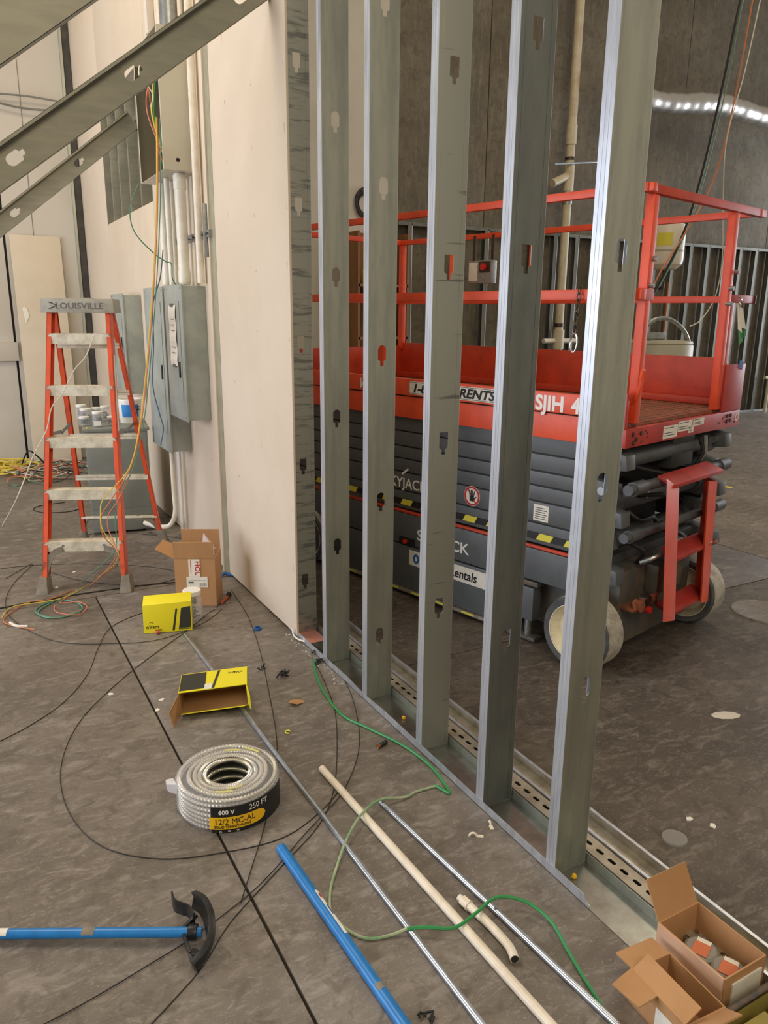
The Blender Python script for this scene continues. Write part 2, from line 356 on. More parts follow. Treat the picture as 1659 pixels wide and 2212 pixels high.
# ---- far wall at the left
wf = MB().box(-7, 0.60, 9.42, 9.55, 0, 8).box(0.625, XW + 0.14, 9.42, 9.55, 0, 8).build('wall_back', 'drywall_back')
tag(wf, 'pale wall at the far left behind the orange ladder', None, kind='structure')
MB().box(0.59, 0.64, 9.46, 9.5, 0, 6).build('dark_gap', 'black_in', wf)
MB().box(-7, 0.632, 9.38, 9.419, 1.12, 1.32).build('ledger_board', 'drywall_back', wf, bevel=0.003)
MB().box(XW - 0.10, XW - 0.075, 9.36, 9.419, 0, 6).build('corner_angle', 'galv', wf)
MB().box(XW - 0.07, XW - 0.004, 9.37, 9.419, 0, 6).build('corner_stud', 'liftdark', wf)
MB().box(0.9, 0.904, 9.415, 9.42, 0, 6).build('sheet_seam', 'label_text', wf)
# ---- far wall behind the lift
wc = MB().box(XW + 0.14, 18, 9.13, 9.3, 0, 8).build('wall_back.001', 'joint'); tag(wc, 'tilt-up concrete wall behind the red scissor lift', None, kind='structure')
MB().box(XW + 0.14, 5.1, 9.09, 9.13, 0, 8).build('drywall_sheet', 'drywall_back', wc)
xs = [5.105, 6.56, 9.5, 12.6, 15.6, 18]
for a, b in zip(xs, xs[1:]): MB().box(a + 0.012, b, 9.08, 9.13, 0, 8).build('concrete_panel', 'wallconc', wc, bevel=0.004)

# ================================================================== STUD WALL
TX0, TX1 = 1.43, 1.556
def stud(y, holes, label, web='galv', square=False, closed=()):
    t = thing('steel_stud', label, 'stud', (TX0, y, 0.004), 0, 'steel studs of the open partition')
    W = TX1 - TX0 - 0.004; Hh = 4.9
    hz = [z for z in holes]
    out = [(0, 0), (W, 0), (W, Hh), (0, Hh)]
    T = face((0.0, 0, 0), (1, 0, 0), (0, 0, 1))
    MB().plate([out] + [knock(W / 2, z, square=square) for z in hz], 0.0012, T).build('web', web, t)
    rib = MB()
    if square:
        rib.box(W * 0.13, W * 0.19, -0.0022, 0, 0, Hh).box(W * 0.86, W * 0.90, -0.0022, 0, 0, Hh)
    else: rib.box(W * 0.055, W * 0.075, -0.0018, 0, 0, Hh).box(W * 0.93, W * 0.95, -0.0018, 0, 0, Hh)
    rib.build('stiffening_rib', web, t)
    fl = 0.041
    MB().box(-0.0014, 0.0, -0.001, fl, 0, Hh).box(-0.0022, -0.0014, 0.012, 0.018, 0, Hh).box(-0.0022, -0.0014, 0.026, 0.031, 0, Hh).box(0, 0.011, fl - 0.0012, fl, 0, Hh).build('flange', 'galv_edge_lit', t)
    MB().box(W, W + 0.0014, -0.001, fl, 0, Hh).box(W - 0.011, W, fl - 0.0012, fl, 0, Hh).build('flange', 'galv_edge_lit', t)
    for z in closed:
        o = MB().plate([knock(W / 2, z, 0.036, 0.082, square)], 0.001, T @ Matrix.Translation((0, 0, -0.004))).build('knockout_flap', web, t)
    return t
def zs(pix, y):
    out = []
    for px, py in pix: out.append(Q(px, py, y).z)
    return out
def ladderz(z0, n): return [z0 + 0.61 * k for k in range(n)]
stud(3.53, zs([(655, 140), (660, 450), (664, 745), (670, 1008), (672, 1255)], 3.53) + [3.6], 'weathered steel stud against the cut edge of the drywall sheet', 'galv_old', True)
stud(3.13, zs([(742, 268), (742, 601), (742, 905), (742, 1180)], 3.13) + [3.45], 'clean steel stud, next one right of the stud at the drywall edge')
stud(2.71, zs([(848, 15), (845, 411), (837, 770), (831, 1085), (825, 1375)], 2.71) + [3.6], 'clean steel stud beside the 1-8 end of the lift sticker')
stud(2.25, zs([(980, 155), (970, 580), (960, 960), (952, 1315)], 2.25) + [3.2], 'steel stud with dark oily streaks across its face', 'galv_streak', True)
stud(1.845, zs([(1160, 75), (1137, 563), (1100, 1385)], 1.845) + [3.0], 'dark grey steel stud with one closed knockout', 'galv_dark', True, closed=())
stud(1.475, zs([(1349, 555), (1303, 1055), (1270, 1490)], 1.475) + [2.72, 3.33], 'nearest and widest steel stud, with a bright shining flange')

tr = thing('floor_track', 'long galvanized floor track holding the partition studs', 'track', (TX0 - 0.004, 1.0, 0))
b = MB().box(0, TX1 - TX0 + 0.007, -0.02, 2.62, 0.0006, 0.0026).build('track_web', 'track_plate', tr)
ln = [(0.32, 0), (2.62, 0), (2.62, 0.03), (1.9, 0.034), (1.72, 0.024), (1.55, 0.034), (0.9, 0.031), (0.345, 0.034), (0.335, 0.016), (0.32, 0.012)]
MB().plate([ln], 0.0014, face((0.0, 0, 0.001), (0, 1, 0), (0, 0, 1))).build('track_flange', 'galv_edge_lit', tr)
MB().box(TX1 - TX0 + 0.0056, TX1 - TX0 + 0.007, -0.02, 2.62, 0.001, 0.036).build('track_flange', 'galv', tr)
MB().box(0.002, 0.12, 2.38, 2.60, 0.0028, 0.0034).build('pink_sill', mat('pink_sill_paint', (206, 142, 128), 0.7), tr)

# struts lying beyond the track
def strut(name, label, x0, wd, y0, y1, h, slots, m='galv', openup=False):
    t = thing(name, label, 'strut channel', (x0, y0, 0.0008), 0)
    L = y1 - y0
    if slots:
        hol = []
        y = 0.03
        while y < L - 0.04:
            n = [(wd / 2 + 0.007 * math.cos(a), y + 0.011 + 0.007 * math.sin(a)) for a in [R(k) for k in range(180, 361, 36)]]
            n += [(wd / 2 + 0.007 * math.cos(a), y + 0.028 + 0.007 * math.sin(a)) for a in [R(k) for k in range(0, 181, 36)]]
            hol.append(n); y += 0.0508
        MB().plate([[(0, 0), (wd, 0), (wd, L), (0, L)]] + hol, 0.0025, Matrix.Translation((0, 0, h - 0.0025))).build('slotted_face', m, t)
    else:
        MB().box(0.0, 0.010, 0, L, h - 0.0025, h).box(wd - 0.010, wd, 0, L, h - 0.0025, h).build('lip', 'galv_edge_lit', t)
        MB().box(0, wd, 0, L, 0, 0.0025).build('back', m, t)
    MB().box(0, 0.0025, 0, L, 0, h - 0.0026).box(wd - 0.0025, wd, 0, L, 0, h - 0.0026).build('side_wall', m, t)
    return t
strut('slotted_strut', 'slotted steel strut lying closest to the floor track', 1.565, 0.062, 0.95, 3.3, 0.036, True, 'scuff')
strut('steel_channel', 'wide plain steel channel lying open side up beside the slotted strut', 1.634, 0.092, 0.9, 3.5, 0.040, False, 'scuff')
rb = MB().box(1.729, 1.762, 0.9, 3.5, 0.0008, 0.008).build('metal_strip', 'galv_dim', None, bevel=0.001)
tag(rebase(rb, (1.745, 2.2, 0)), 'flat grey metal strip on the floor outside the steel channel', 'metal strip')

# ---- diagonal braces off the partition
def brace(name, y, x_hi, z_hi, x_lo, z_lo, w, label, k_ph):
    a, c = Vector((x_hi, y, z_hi)), Vector((x_lo, y, z_lo)); d = (c - a); L = d.length
    t = thing(name, label, 'stud brace', a, 0, 'diagonal steel braces of the partition')
    T = face((0, 0, 0), d, (0, 0, 1))
    hol = []; s = k_ph
    while s < L - 0.1:
        hol.append([(s + zz - 0.0, xx) for xx, zz in knock(0, 0, 0.046, 0.085)][::-1]); s += 0.61
    MB().plate([[(0, -w / 2), (L, -w / 2), (L, w / 2), (0, w / 2)]] + hol, 0.0013, T).build('web', 'galv_dim', t)
    f = MB(); f.box(0, L, w / 2 - 0.0014, w / 2, 0, -0.041).box(0, L, w / 2 - 0.012, w / 2, -0.041, -0.0396); f.build('flange', 'galv_dim', t, T=T)
    f = MB(); f.box(0, L, -w / 2, -w / 2 + 0.0014, 0, 0.041).box(0, L, -w / 2, -w / 2 + 0.012, 0.0396, 0.041); f.build('flange', 'galv_dim', t, T=T)
    f = MB(); f.box(0, L, w * 0.30, w * 0.33, -0.002, 0.003); f.build('stiffening_rib', 'galv_dim', t, T=T)
    return t
def brace_px(name, y, pa, pb, w, label, pk):
    """centre line through two photo points in the plane at depth y, run from the wall to the floor"""
    a, c, k = Q(*pa, y), Q(*pb, y), Q(*pk, y)
    d = (a - c).normalized(); hi = a + d * ((XW - 0.01 - a.x) / d.x); lo = hi - d * ((hi.z - 0.02) / d.z)
    ph = (k - hi).length % 0.61
    return brace(name, y, hi.x, hi.z, lo.x, lo.z, w, label, ph)
brace_px('brace_stud', 3.62, (509, 0), (0, 364), 0.135, 'wide diagonal steel brace crossing in front of the off-white box', (289, 158))
brace_px('brace_stud', 6.55, (297, 250), (0, 485), 0.135, 'farther thinner-looking diagonal brace ending behind the off-white box', (168, 347))
brace_px('brace_stud', 2.30, (150, -62), (0, 40), 0.15, 'nearest diagonal brace at the top left corner', (250, -150))
# ================================================================== ELECTRICAL
def panel(label, xf, y0, y1, z0, z1, paper=False, hz=None):
    t = thing('electrical_panel', label, 'electrical panel', (XW, (y0 + y1) / 2, z0))
    yc = (y0 + y1) / 2; dx = XW - xf; h = z1 - z0; hw = (y1 - y0) / 2
    MB().box(-dx + 0.012, -0.0005, -hw, hw, 0, h).build('enclosure', 'panel_grey', t, bevel=0.003)
    MB().box(-dx, -dx + 0.011, -hw - 0.008, hw + 0.008, -0.01, h + 0.01).build('cover', 'panel_grey', t, bevel=0.002)
    d = MB().box(-dx - 0.004, -dx - 0.0005, -hw + 0.06, hw - 0.06, 0.12, h - 0.09).build('door', 'panel_grey', t, bevel=0.002)
    z = (hz or z0 + h * 0.45) - z0
    MB().box(-dx - 0.012, -dx - 0.0045, -hw + 0.085, -hw + 0.11, z - 0.05, z + 0.05).build('latch', 'black', d, bevel=0.003)
    s = MB()
    for yy in (-hw + 0.02, hw - 0.02):
        for zz in (0.015, h - 0.015): s.cyl((-dx - 0.002, yy, zz), (-dx, yy, zz), 0.006, 8)
    for xx in (-dx * 0.75, -dx * 0.3):
        for zz in (0.01, h - 0.012): s.cyl((xx, -hw - 0.0015, zz), (xx, -hw, zz), 0.004, 8)
    s.build('screw', 'zinc_dull', t)['kind'] = 'stuff'
    if paper:
        pp = MB(); n = 10
        for i in range(n):
            z0_, z1_ = z + 0.02 + 0.38 * i / n, z + 0.02 + 0.38 * (i + 1) / n; o = 0.003 + 0.003 * math.sin(i * 1.7); o2 = 0.003 + 0.003 * math.sin((i + 1) * 1.7)
            pp.hexa([(-dx - 0.006 - o, -0.08, z0_), (-dx - 0.006 - o, 0.09, z0_), (-dx - 0.005 - o, 0.09, z0_), (-dx - 0.005 - o, -0.08, z0_)],
                    [(-dx - 0.006 - o2, -0.08, z1_), (-dx - 0.006 - o2, 0.09, z1_), (-dx - 0.005 - o2, 0.09, z1_), (-dx - 0.005 - o2, -0.08, z1_)])
        p = pp.build('paper_schedule', 'white_label', t); p['label'] = 'taped white paper circuit list'
        MB().box(-dx - 0.010, -dx - 0.009, -0.03, 0.05, z + 0.39, z + 0.41).box(-dx - 0.010, -dx - 0.009, -0.03, 0.05, z + 0.01, z + 0.03).build('tape', 'label_text', p)
        sc_ = MB(); 
        for i in range(7): sc_.box(-dx - 0.0105, -dx - 0.0098, -0.05 + 0.004 * (i % 3), 0.04 + 0.01 * (i % 2), z + 0.10 + i * 0.035, z + 0.105 + i * 0.035)
        sc_.build('handwriting', 'label_text', p)
    return t
panel('nearest grey electrical panel, with a white paper taped on its door', 1.265, 4.865, 5.29, 0.985, 1.815, True, hz=1.30)
panel('middle grey electrical panel hanging lowest on the wall', 1.27, 5.375, 5.93, 0.70, 1.812, hz=1.25)
panel('farthest grey electrical panel, above the transformer', 1.265, 6.74, 7.22, 0.98, 1.79, hz=1.4)

# off-white wiring box, open at its face
bx = thing('wiring_enclosure', 'large off-white metal box with open front high on the wall', 'electrical box', (XW, 4.915, 2.48))
x0, L_, hh = -0.20, 0.63, 0.76
holes = [[(-0.115 + 0.012 * math.cos(a), z + 0.012 * math.sin(a)) for a in [R(k) for k in range(0, 360, 30)]] for z in (0.055, 0.60)]
MB().plate([[(x0, 0), (-0.0005, 0), (-0.0005, hh), (x0, hh)]] + holes, 0.002, face((0, 0.002, 0), (1, 0, 0), (0, 0, 1))).build('near_side', 'box_white', bx)
kn = MB().box(-0.14, -0.09, 0.004, 0.012, 0.02, 0.09).box(-0.14, -0.09, 0.004, 0.012, 0.56, 0.64).build('knockout_shade', 'black_in', bx)  # black blocks painting the shade seen through the holes
MB().box(x0, -0.0005, L_ - 0.002, L_, 0, hh).build('far_side', 'box_in_shade', bx)
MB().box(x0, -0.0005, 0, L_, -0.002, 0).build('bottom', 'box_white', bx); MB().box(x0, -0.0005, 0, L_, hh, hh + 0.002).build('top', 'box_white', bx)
MB().box(-0.004, -0.0008, 0.003, L_ - 0.003, 0.001, hh).build('back', 'box_in_shade', bx)
MB().box(x0 - 0.001, x0, 0, 0.018, 0, hh).build('rim', 'box_white', bx); MB().box(x0 - 0.001, x0, L_ - 0.018, L_, 0, hh).build('rim', 'box_white', bx)
for cname, pts in (('wire_org', [(-.15, .3, .7), (-.2, .25, .5), (-.16, .3, .2), (-.1, .35, .05)]), ('wire_yel', [(-.1, .5, .7), (-.17, .3, .45), (-.2, .2, .3), (-.1, .25, .02)]),
                   ('wire_grn', [(-.1, .4, .7), (-.13, .45, .4), (-.08, .5, .1)]), ('wire_red', [(-.12, .2, .7), (-.19, .22, .55), (-.22, .25, .35), (-.12, .2, .05)]), ('wire_wht', [(-.05, .5, .72), (-.18, .5, .68), (-.21, .45, .6)])):
    MB().tube(smooth(pts), 0.005, 6).build('loose_wire', cname, bx)
# second enclosure piece further along the wall, above
# conduits between the box and the panels
def conduit(x, y, z0, z1, r, label, m='pvc', coup=True):
    t = thing('wall_conduit', label, 'conduit', (x, y, z0), 0, 'white conduits between the box and the panels')
    MB().cyl((0, 0, 0), (0, 0, z1 - z0), r, 20).build('pipe', m, t)
    if coup:
        MB().cyl((0, 0, z1 - z0 - 0.09), (0, 0, z1 - z0 - 0.01), r * 1.14, 20).build('coupling', m, t); MB().cyl((0, 0, 0.01), (0, 0, 0.08), r * 1.12, 20).build('coupling', m, t)
    return t
ZB, ZP = 2.476, 1.828
conduit(1.335, 5.02, ZP, ZB, 0.034, 'thickest white conduit below the near end of the off-white box')
conduit(1.36, 5.13, ZP, ZB, 0.02, 'thin white conduit left of the thickest one', coup=False)
conduit(1.31, 5.24, ZP, ZB, 0.018, 'slim white conduit third from the wall jamb', coup=False)
conduit(1.36, 5.33, ZP, ZB, 0.018, 'slim white conduit half hidden in the middle of the row', coup=False)
conduit(1.325, 5.43, ZP, ZB, 0.030, 'thick white conduit at the far end of the row')
conduit(1.385, 4.83, 1.83, 4.9, 0.022, 'long bright conduit running up past the box side', 'cream_pipe', False)
conduit(1.33, 4.88, 1.83, 4.9, 0.012, 'thin steel conduit standing in front of the box side', 'zinc_dull', False) if False else None
conduit(1.33, 5.05, 3.244, 5.6, 0.052, 'wide grey-white conduit leaving the top of the box', 'zinc_dull', False)
conduit(1.33, 5.25, 3.244, 5.6, 0.016, 'thin bright conduit left of the wide one above the box', 'cream_pipe', False)
conduit(1.36, 5.36, 3.244, 5.6, 0.014, 'thinnest conduit rising from the far side of the box top', 'cream_pipe', False)
ls = MB().tube(smooth([(1.33, 5.62, 0.69), (1.33, 5.62, 0.35), (1.33, 5.62, 0.2), (1.29, 5.64, 0.1), (1.22, 5.70, 0.08), (1.15, 5.86, 0.08)], 6), 0.018, 12).build('sweep_conduit', 'pvc')
tag(rebase(ls, (1.33, 5.62, 0.08)), 'white conduit curving from the low panel to the transformer', 'conduit')
sr = thing('wall_strut', 'short slotted strut bracket behind the white conduits', 'strut', (XW, 5.12, 2.11))
MB().box(-0.022, -0.0008, -0.45, 0.35, -0.02, 0.02).build('channel', 'zinc_dull', sr)
MB().box(-0.024, -0.022, -0.44, 0.34, -0.007, 0.007).build('slot', 'black_in', sr)
for y in (-.29, -.24, -.10, 0.12, 0.31): MB().cyl((-0.05, y - 0.0, 0), (-0.022, y, 0), 0.008, 8).build('clamp_bolt', 'zinc', sr)
sr2 = MB().box(XW - 0.03, XW - 0.0008, 4.73, 4.76, 1.98, 2.28).build('strut_bracket', 'zinc_dull', None, bevel=0.002)
tag(rebase(sr2, (XW, 4.745, 2.0)), 'small vertical metal bracket clamping the long bright conduit', 'bracket')
# tall pole and white panel at the top, left of the conduits
gp = MB().box(XW - 0.05, XW - 0.001, 5.75, 5.82, 3.45, 6.0).build('wall_post', 'gypsum', None, bevel=0.004)
tag(rebase(gp, (XW, 5.78, 3.45)), 'tan wooden upright on the wall above the opening', 'post')

# transformer
tf = thing('transformer', 'floor-standing grey transformer cabinet behind the ladder', 'transformer', (0.99, 5.93, 0), R(-8))
MB().box(-0.21, 0.235, 0.0, 0.52, 0.02, 0.79).build('cabinet', 'trans_grey', tf, bevel=0.006)
MB().box(-0.225, 0.25, -0.012, 0.535, 0.79, 0.815).build('top_cover', 'trans_grey', tf, bevel=0.005)
MB().box(-0.20, 0.22, -0.004, -0.0005, 0.2, 0.78).build('front_cover', 'trans_grey', tf, bevel=0.002)
MB().box(-0.2, -0.16, 0.02, 0.5, 0, 0.02).box(0.18, 0.22, 0.02, 0.5, 0, 0.02).build('foot', 'panel_dark', tf)
for z in (0.2, 0.34, 0.6): MB().box(-0.2115, -0.2103, 0.10, 0.2, z, z + 0.09).build('label_plate', 'white_label', tf)
def jar(x, y, z, r, h, label, fill, rz=0, group=None, lab=False):
    t = thing('plastic_jar', label, 'jar', (x, y, z), rz, group)
    MB().lathe([(0, 0), (r * .95, 0), (r, 0.006), (r, h * .72), (r * .86, h * .8), (r * .84, h * .86), (r * .82, h * .86), (r * .84, h * .79), (r * .97, h * .71), (r * .97, 0.008), (0, 0.004)], 20).build('body', 'clear', t)
    MB().lathe([(0, h * .84), (r * .9, h * .84), (r * .92, h * .86), (r * .92, h * .985), (r * .88, h), (0, h)], 24).build('lid', 'white', t)
    f = MB(); n = 40
    rnd = random.Random(int(x * 1000))
    for i in range(n):
        a, q = rnd.uniform(0, 6.28), r * .82 * math.sqrt(rnd.random()); zz = 0.015 + fill * h * rnd.random()
        c = Vector((q * math.cos(a), q * math.sin(a), zz)); d = Vector((rnd.uniform(-1, 1), rnd.uniform(-1, 1), rnd.uniform(-.6, .6))).normalized() * r * 0.22
        c.x *= .8; c.y *= .8
        f.beam(c - d, c + d, r * .13, r * .13)
    o = f.build('fasteners', 'hardware', t); o['kind'] = 'stuff'
    if lab: MB().box(-r * .6, r * .6, -r - 0.0015, -r * .96, h * .12, h * .4).build('label', 'white_label', t)
    return t
G = 'jars of fasteners on the transformer'
for (px, py, rr, lab, s) in ((177, 905, .045, False, 'leftmost of the back row'), (187, 914, .05, False, 'tallest in front on the left'), (183, 920, .045, False, 'nearest the left edge'),
                              (209, 912, .042, False, 'behind the labelled one'), (213, 922, .045, True, 'with a white paper label'), (229, 908, .042, False, 'right of the labelled one, at the back'), (243, 919, .042, False, 'lowest on the right')):
    p = P(px, py, 0.815); jar(p.x, p.y, 0.816, rr * .95, 0.115 if not (px == 183 or px == 243) else 0.07, 'small clear jar of screws on the transformer, ' + s, 0.45, -0.3, G, lab)
bk = thing('plastic_bucket', 'white plastic pail with a blue label on the transformer', 'bucket', (1.165, 6.2, 0.816))
MB().lathe([(0, 0), (0.078, 0), (0.088, 0.17), (0.093, 0.17), (0.093, 0.185), (0.084, 0.185), (0.084, 0.17), (0.075, 0.004), (0, 0.004)], 28).build('pail', 'white', bk)
lb = MB(); n = 10
for i in range(n):
    a0, a1 = R(215 + i * 9), R(215 + (i + 1) * 9)
    lb.hexa([(.0835 * math.cos(a), .0835 * math.sin(a), .05) for a in (a0, a1)] + [(.0845 * math.cos(a), .0845 * math.sin(a), .05) for a in (a1, a0)],
            [(.089 * math.cos(a), .089 * math.sin(a), .145) for a in (a0, a1)] + [(.090 * math.cos(a), .090 * math.sin(a), .145) for a in (a1, a0)])
l = lb.build('label', mat('blue_label', (44, 132, 206), 0.5), bk)
text('CLE', 0.045, 'slate', l, None, bold=0.02, bend=(0.0905, R(262)), th=0.0004).data.transform(Matrix.Translation((0, 0, 0.1)))
text('10', 0.04, 'slate', l, None, bold=0.02, bend=(0.089, R(268)), th=0.0004).data.transform(Matrix.Translation((0, 0, 0.065)))
yn = MB().lathe([(0, 0), (.006, 0), (.009, .012), (0, .014)], 8).build('wire_nut', 'hazy'); pp = P(188, 927, .816); yn.location = pp; tag(yn, 'tiny yellow wire nut on the transformer top', 'wire nut')

# leaning sheet + small wall devices
lsx = thing('leaning_drywall', 'narrow tan drywall offcut leaning on the far wall', 'drywall sheet', (0.80, 9.22, 0.0), 0)
MB().box(-0.14, 0.36, 0.0, 0.014, 0.001, 2.44).build('board', 'paper', lsx, bevel=0.002, T=Matrix.Rotation(R(-4), 4, 'X'))
MB().plate([[(-.11, 1.68), (-.09, 1.70), (-.06, 1.68), (-.05, 1.60), (-.09, 1.52), (-.1, 1.6)]], 0.002, face((0.02, -0.004, 0), (1, 0, 0.0), (0, 0.07, 1))).build('torn_paper', 'white_label', lsx)
dv = thing('wall_device', 'small grey round bracket on the far wall beside the leaning sheet', 'bracket', (1.065, 9.41, 2.13))
MB().box(-0.045, 0.045, -0.006, 0.0, -0.07, 0.07).build('plate', 'panel_dark', dv, bevel=0.004)
MB().cyl((0, -0.012, 0), (0, -0.006, 0), 0.028, 16).build('knob', 'white', dv)
vn = thing('wall_vent', 'tiny slotted grille below the round bracket on the far wall', 'vent', (1.075, 9.41, 1.88))
MB().box(-0.05, 0.05, -0.006, 0, -0.1, 0.1).build('frame', 'drywall_back', vn)
MB().box(-0.04, -0.02, -0.008, -0.006, -.09, .09).box(0.0, 0.02, -0.008, -0.006, -.09, .09).build('slot', 'black_in', vn)

# ================================================================== STEPLADDER
ld = thing('stepladder', 'orange fiberglass stepladder with aluminium steps standing open', 'ladder', (0.535, 4.69, 0), R(-23))
TOPZ, TY = 1.66, 0.40
def fpt(s, z): k = z / TOPZ; return Vector((s * (0.245 - 0.065 * k), TY * k, z))            # front rail line
def bpt(s, z): k = z / TOPZ; return Vector((s * (0.285 - 0.105 * k), 1.06 - (1.06 - TY - 0.09) * k, z))
def rail(s, f, depth, nm, yoff):
    a, c = f(s, 0.075), f(s, TOPZ)
    r = MB(); th = 0.0035; wv = 0.024
    def sec(p, y0, y1, xa, xb): return [p + Vector((xa, y0, 0)), p + Vector((xb, y0, 0)), p + Vector((xb, y1, 0)), p + Vector((xa, y1, 0))]
    r.hexa(sec(a, 0, depth, s * 0.0, s * th), sec(c, 0, depth, s * 0.0, s * th))
    r.hexa(sec(a, 0, th, s * th, -s * wv), sec(c, 0, th, s * th, -s * wv))
    r.hexa(sec(a, depth - th, depth, s * th, -s * wv), sec(c, depth - th, depth, s * th, -s * wv))
    return r.build(nm, 'fiber', ld)
def foot(s, f, depth):
    p = f(s, 0.0); q = f(s, 0.10)
    def sec(p, e): return [p + Vector((-0.028 - e, -0.008 - e, 0)), p + Vector((0.028 + e, -0.008 - e, 0)), p + Vector((0.028 + e, depth + 0.008 + e, 0)), p + Vector((-0.028 - e, depth + 0.008 + e, 0))]
    o = MB().hexa(sec(p, 0.008), sec(q, -0.006)).build('foot', 'rubber_grey', ld, bevel=0.004)
    return o
for s in (-1, 1):
    rr = rail(s, fpt, 0.075, 'front_rail', 0); foot(s, fpt, 0.075)
    for k in range(1, 6):
        p = fpt(s, 0.305 * k - 0.015)
        for dz in (-0.012, 0.012): MB().cyl(p + Vector((-s * .008, -0.003, dz)), p + Vector((-s * .008, 0.0, dz)), 0.0045, 8).build('rivet', 'zinc_dull', rr)
    rail(s, bpt, 0.035, 'rear_rail', 0); foot(s, bpt, 0.04)
for k in range(1, 6):
    z = 0.305 * k; a, c = fpt(-1, z), fpt(1, z)
    x0, x1 = a.x + 0.006, c.x - 0.006; y = a.y
    b = MB().box(x0, x1, y - 0.002, y + 0.082, z - 0.004, z).box(x0, x1, y - 0.004, y - 0.001, z - 0.060, z - 0.0).box(x0, x1, y + 0.079, y + 0.082, z - 0.035, z)
    for j in range(5): b.box(x0, x1, y + 0.008 + j * .015, y + 0.013 + j * .015, z, z + 0.0015)
    st = b.build('step', 'alu', ld)
    if k == 1:
        for xx in (-0.12, 0.12): MB().cyl((xx, y - 0.007, z - 0.022), (xx, y - 0.004, z - 0.022), 0.007, 10).build('rivet', 'zinc_dull', st)
for k in range(1, 6):
    z = 0.305 * k - 0.06 if k > 1 else 0.22
    a, c = bpt(-1, z), bpt(1, z)
    if k == 1: MB().box(a.x + .005, c.x - .005, a.y, a.y + .03, z - .014, z).build('rear_bar', 'alu', ld, bevel=0.002)
    else: MB().box(a.x + .005, c.x - .005, a.y, a.y + .03, z - .016, z).box(a.x + .005, c.x - .005, a.y, a.y + .008, z - .034, z - 0.018).box(a.x + .005, c.x - .005, a.y + .008, a.y + .012, z - .034, z).build('rear_bar', 'alu', ld)
for s in (-1, 1):
    for f, yo, zt in ((fpt, 0.0, 0.262), (bpt, 0.0, 0.205)):                                # curved knee braces
        a = f(s, 0.08) + Vector((-s * .004, 0.01 + yo, 0)); c = Vector((s * 0.12, f(s, zt).y + 0.01 + yo, zt)); mid = f(s, zt * .72) + Vector((-s * 0.03, 0.012, 0))
        pts = smooth([a, mid, (mid + c) / 2 + Vector((s * .008, 0, .018)), c], 6); b = MB()
        for p, q in zip(pts, pts[1:]): b.beam(p, q, 0.034, 0.012, up=(0, 1, 0))
        br = b.build('knee_brace', 'rubber_grey', ld)
        if f is fpt: text('SHOX', 0.026, 'label_text', br, face(a.lerp(mid, .45) + Vector((s * 0.004 - 0.01, -0.0075, 0.0)), Vector((s * -0.2, 0, .9)) if s > 0 else Vector((.35, 0, 1)), Vector((-1, 0, 0.3))), bold=0.01) if s < 0 else None
    # spreader
    for z in (0.93,):
        a, c = fpt(s, z) + Vector((-s * .02, .075, 0)), bpt(s, z) + Vector((-s * .02, 0, 0)); mdl = (a + c) / 2 - Vector((0, 0, .02))
        MB().beam(a, mdl, .004, .022).beam(mdl, c, .004, .022).cyl(mdl - Vector((.006, 0, 0)), mdl + Vector((.006, 0, 0)), .014, 12).build('spreader', 'zinc_dull', ld)
cp = MB().hexa([(-.215, TY - .03, TOPZ - .012), (.215, TY - .03, TOPZ - .012), (.215, TY + .16, TOPZ - .012), (-.215, TY + .16, TOPZ - .012)],
               [(-.21, TY - .024, TOPZ + .07), (.21, TY - .024, TOPZ + .07), (.21, TY + .155, TOPZ + .07), (-.21, TY + .155, TOPZ + .07)]).box(-.06, .06, TY + .03, TY + .16, TOPZ + .07, TOPZ + .076).build('top_cap', 'lad_cap', ld, bevel=0.006)
text('LOUISVILLE', 0.048, 'label_text', cp, face((-0.125, TY - 0.0288, TOPZ + 0.012), (1, 0, 0), (0, .07, 1)), bold=0.012, sx=1.15)
MB().hexa([(-.165, TY - .030, TOPZ + .048), (-.12, TY - .029, TOPZ + .03), (-.12, TY - .0275, TOPZ + .03), (-.165, TY - .0275, TOPZ + .048)], [(-.155, TY - .030, TOPZ + .05), (-.118, TY - .029, TOPZ + .032), (-.118, TY - .0275, TOPZ + .032), (-.155, TY - .0275, TOPZ + .05)]) \
    .hexa([(-.165, TY - .031, TOPZ + .01), (-.12, TY - .031, TOPZ + .03), (-.12, TY - .0278, TOPZ + .03), (-.165, TY - .0278, TOPZ + .01)], [(-.150, TY - .031, TOPZ + .01), (-.112, TY - .031, TOPZ + .032), (-.112, TY - .0278, TOPZ + .032), (-.150, TY - .0278, TOPZ + .01)]).build('logo_mark', 'slate', cp)
rp = MB()
for i, q in enumerate(((1.45, .03), (1.33, .05))): pass
fr = fpt(1, 0.9)
MB().hexa([fpt(1, .95) + Vector((.0045, .02, 0)), fpt(1, .95) + Vector((.0045, .055, 0)), fpt(1, .95) + Vector((.0055, .055, 0)), fpt(1, .95) + Vector((.0055, .02, 0))],
          [fpt(1, 1.4) + Vector((.0045, .02, 0)), fpt(1, 1.4) + Vector((.0045, .055, 0)), fpt(1, 1.4) + Vector((.0055, .055, 0)), fpt(1, 1.4) + Vector((.0055, .02, 0))]).build('safety_label', 'white_label', ld)

# ================================================================== SCISSOR LIFT
A0 = (2.578, 2.428, 0)
lf = thing('scissor_lift', 'red and charcoal scissor lift parked behind the studs', 'scissor lift', A0, math.atan2(.242, .9703))
WD, LN = 1.19, 2.65
def part(name, mt, b, parent=lf, bevel=0.0): return b.build(name, mt, parent, bevel=bevel)
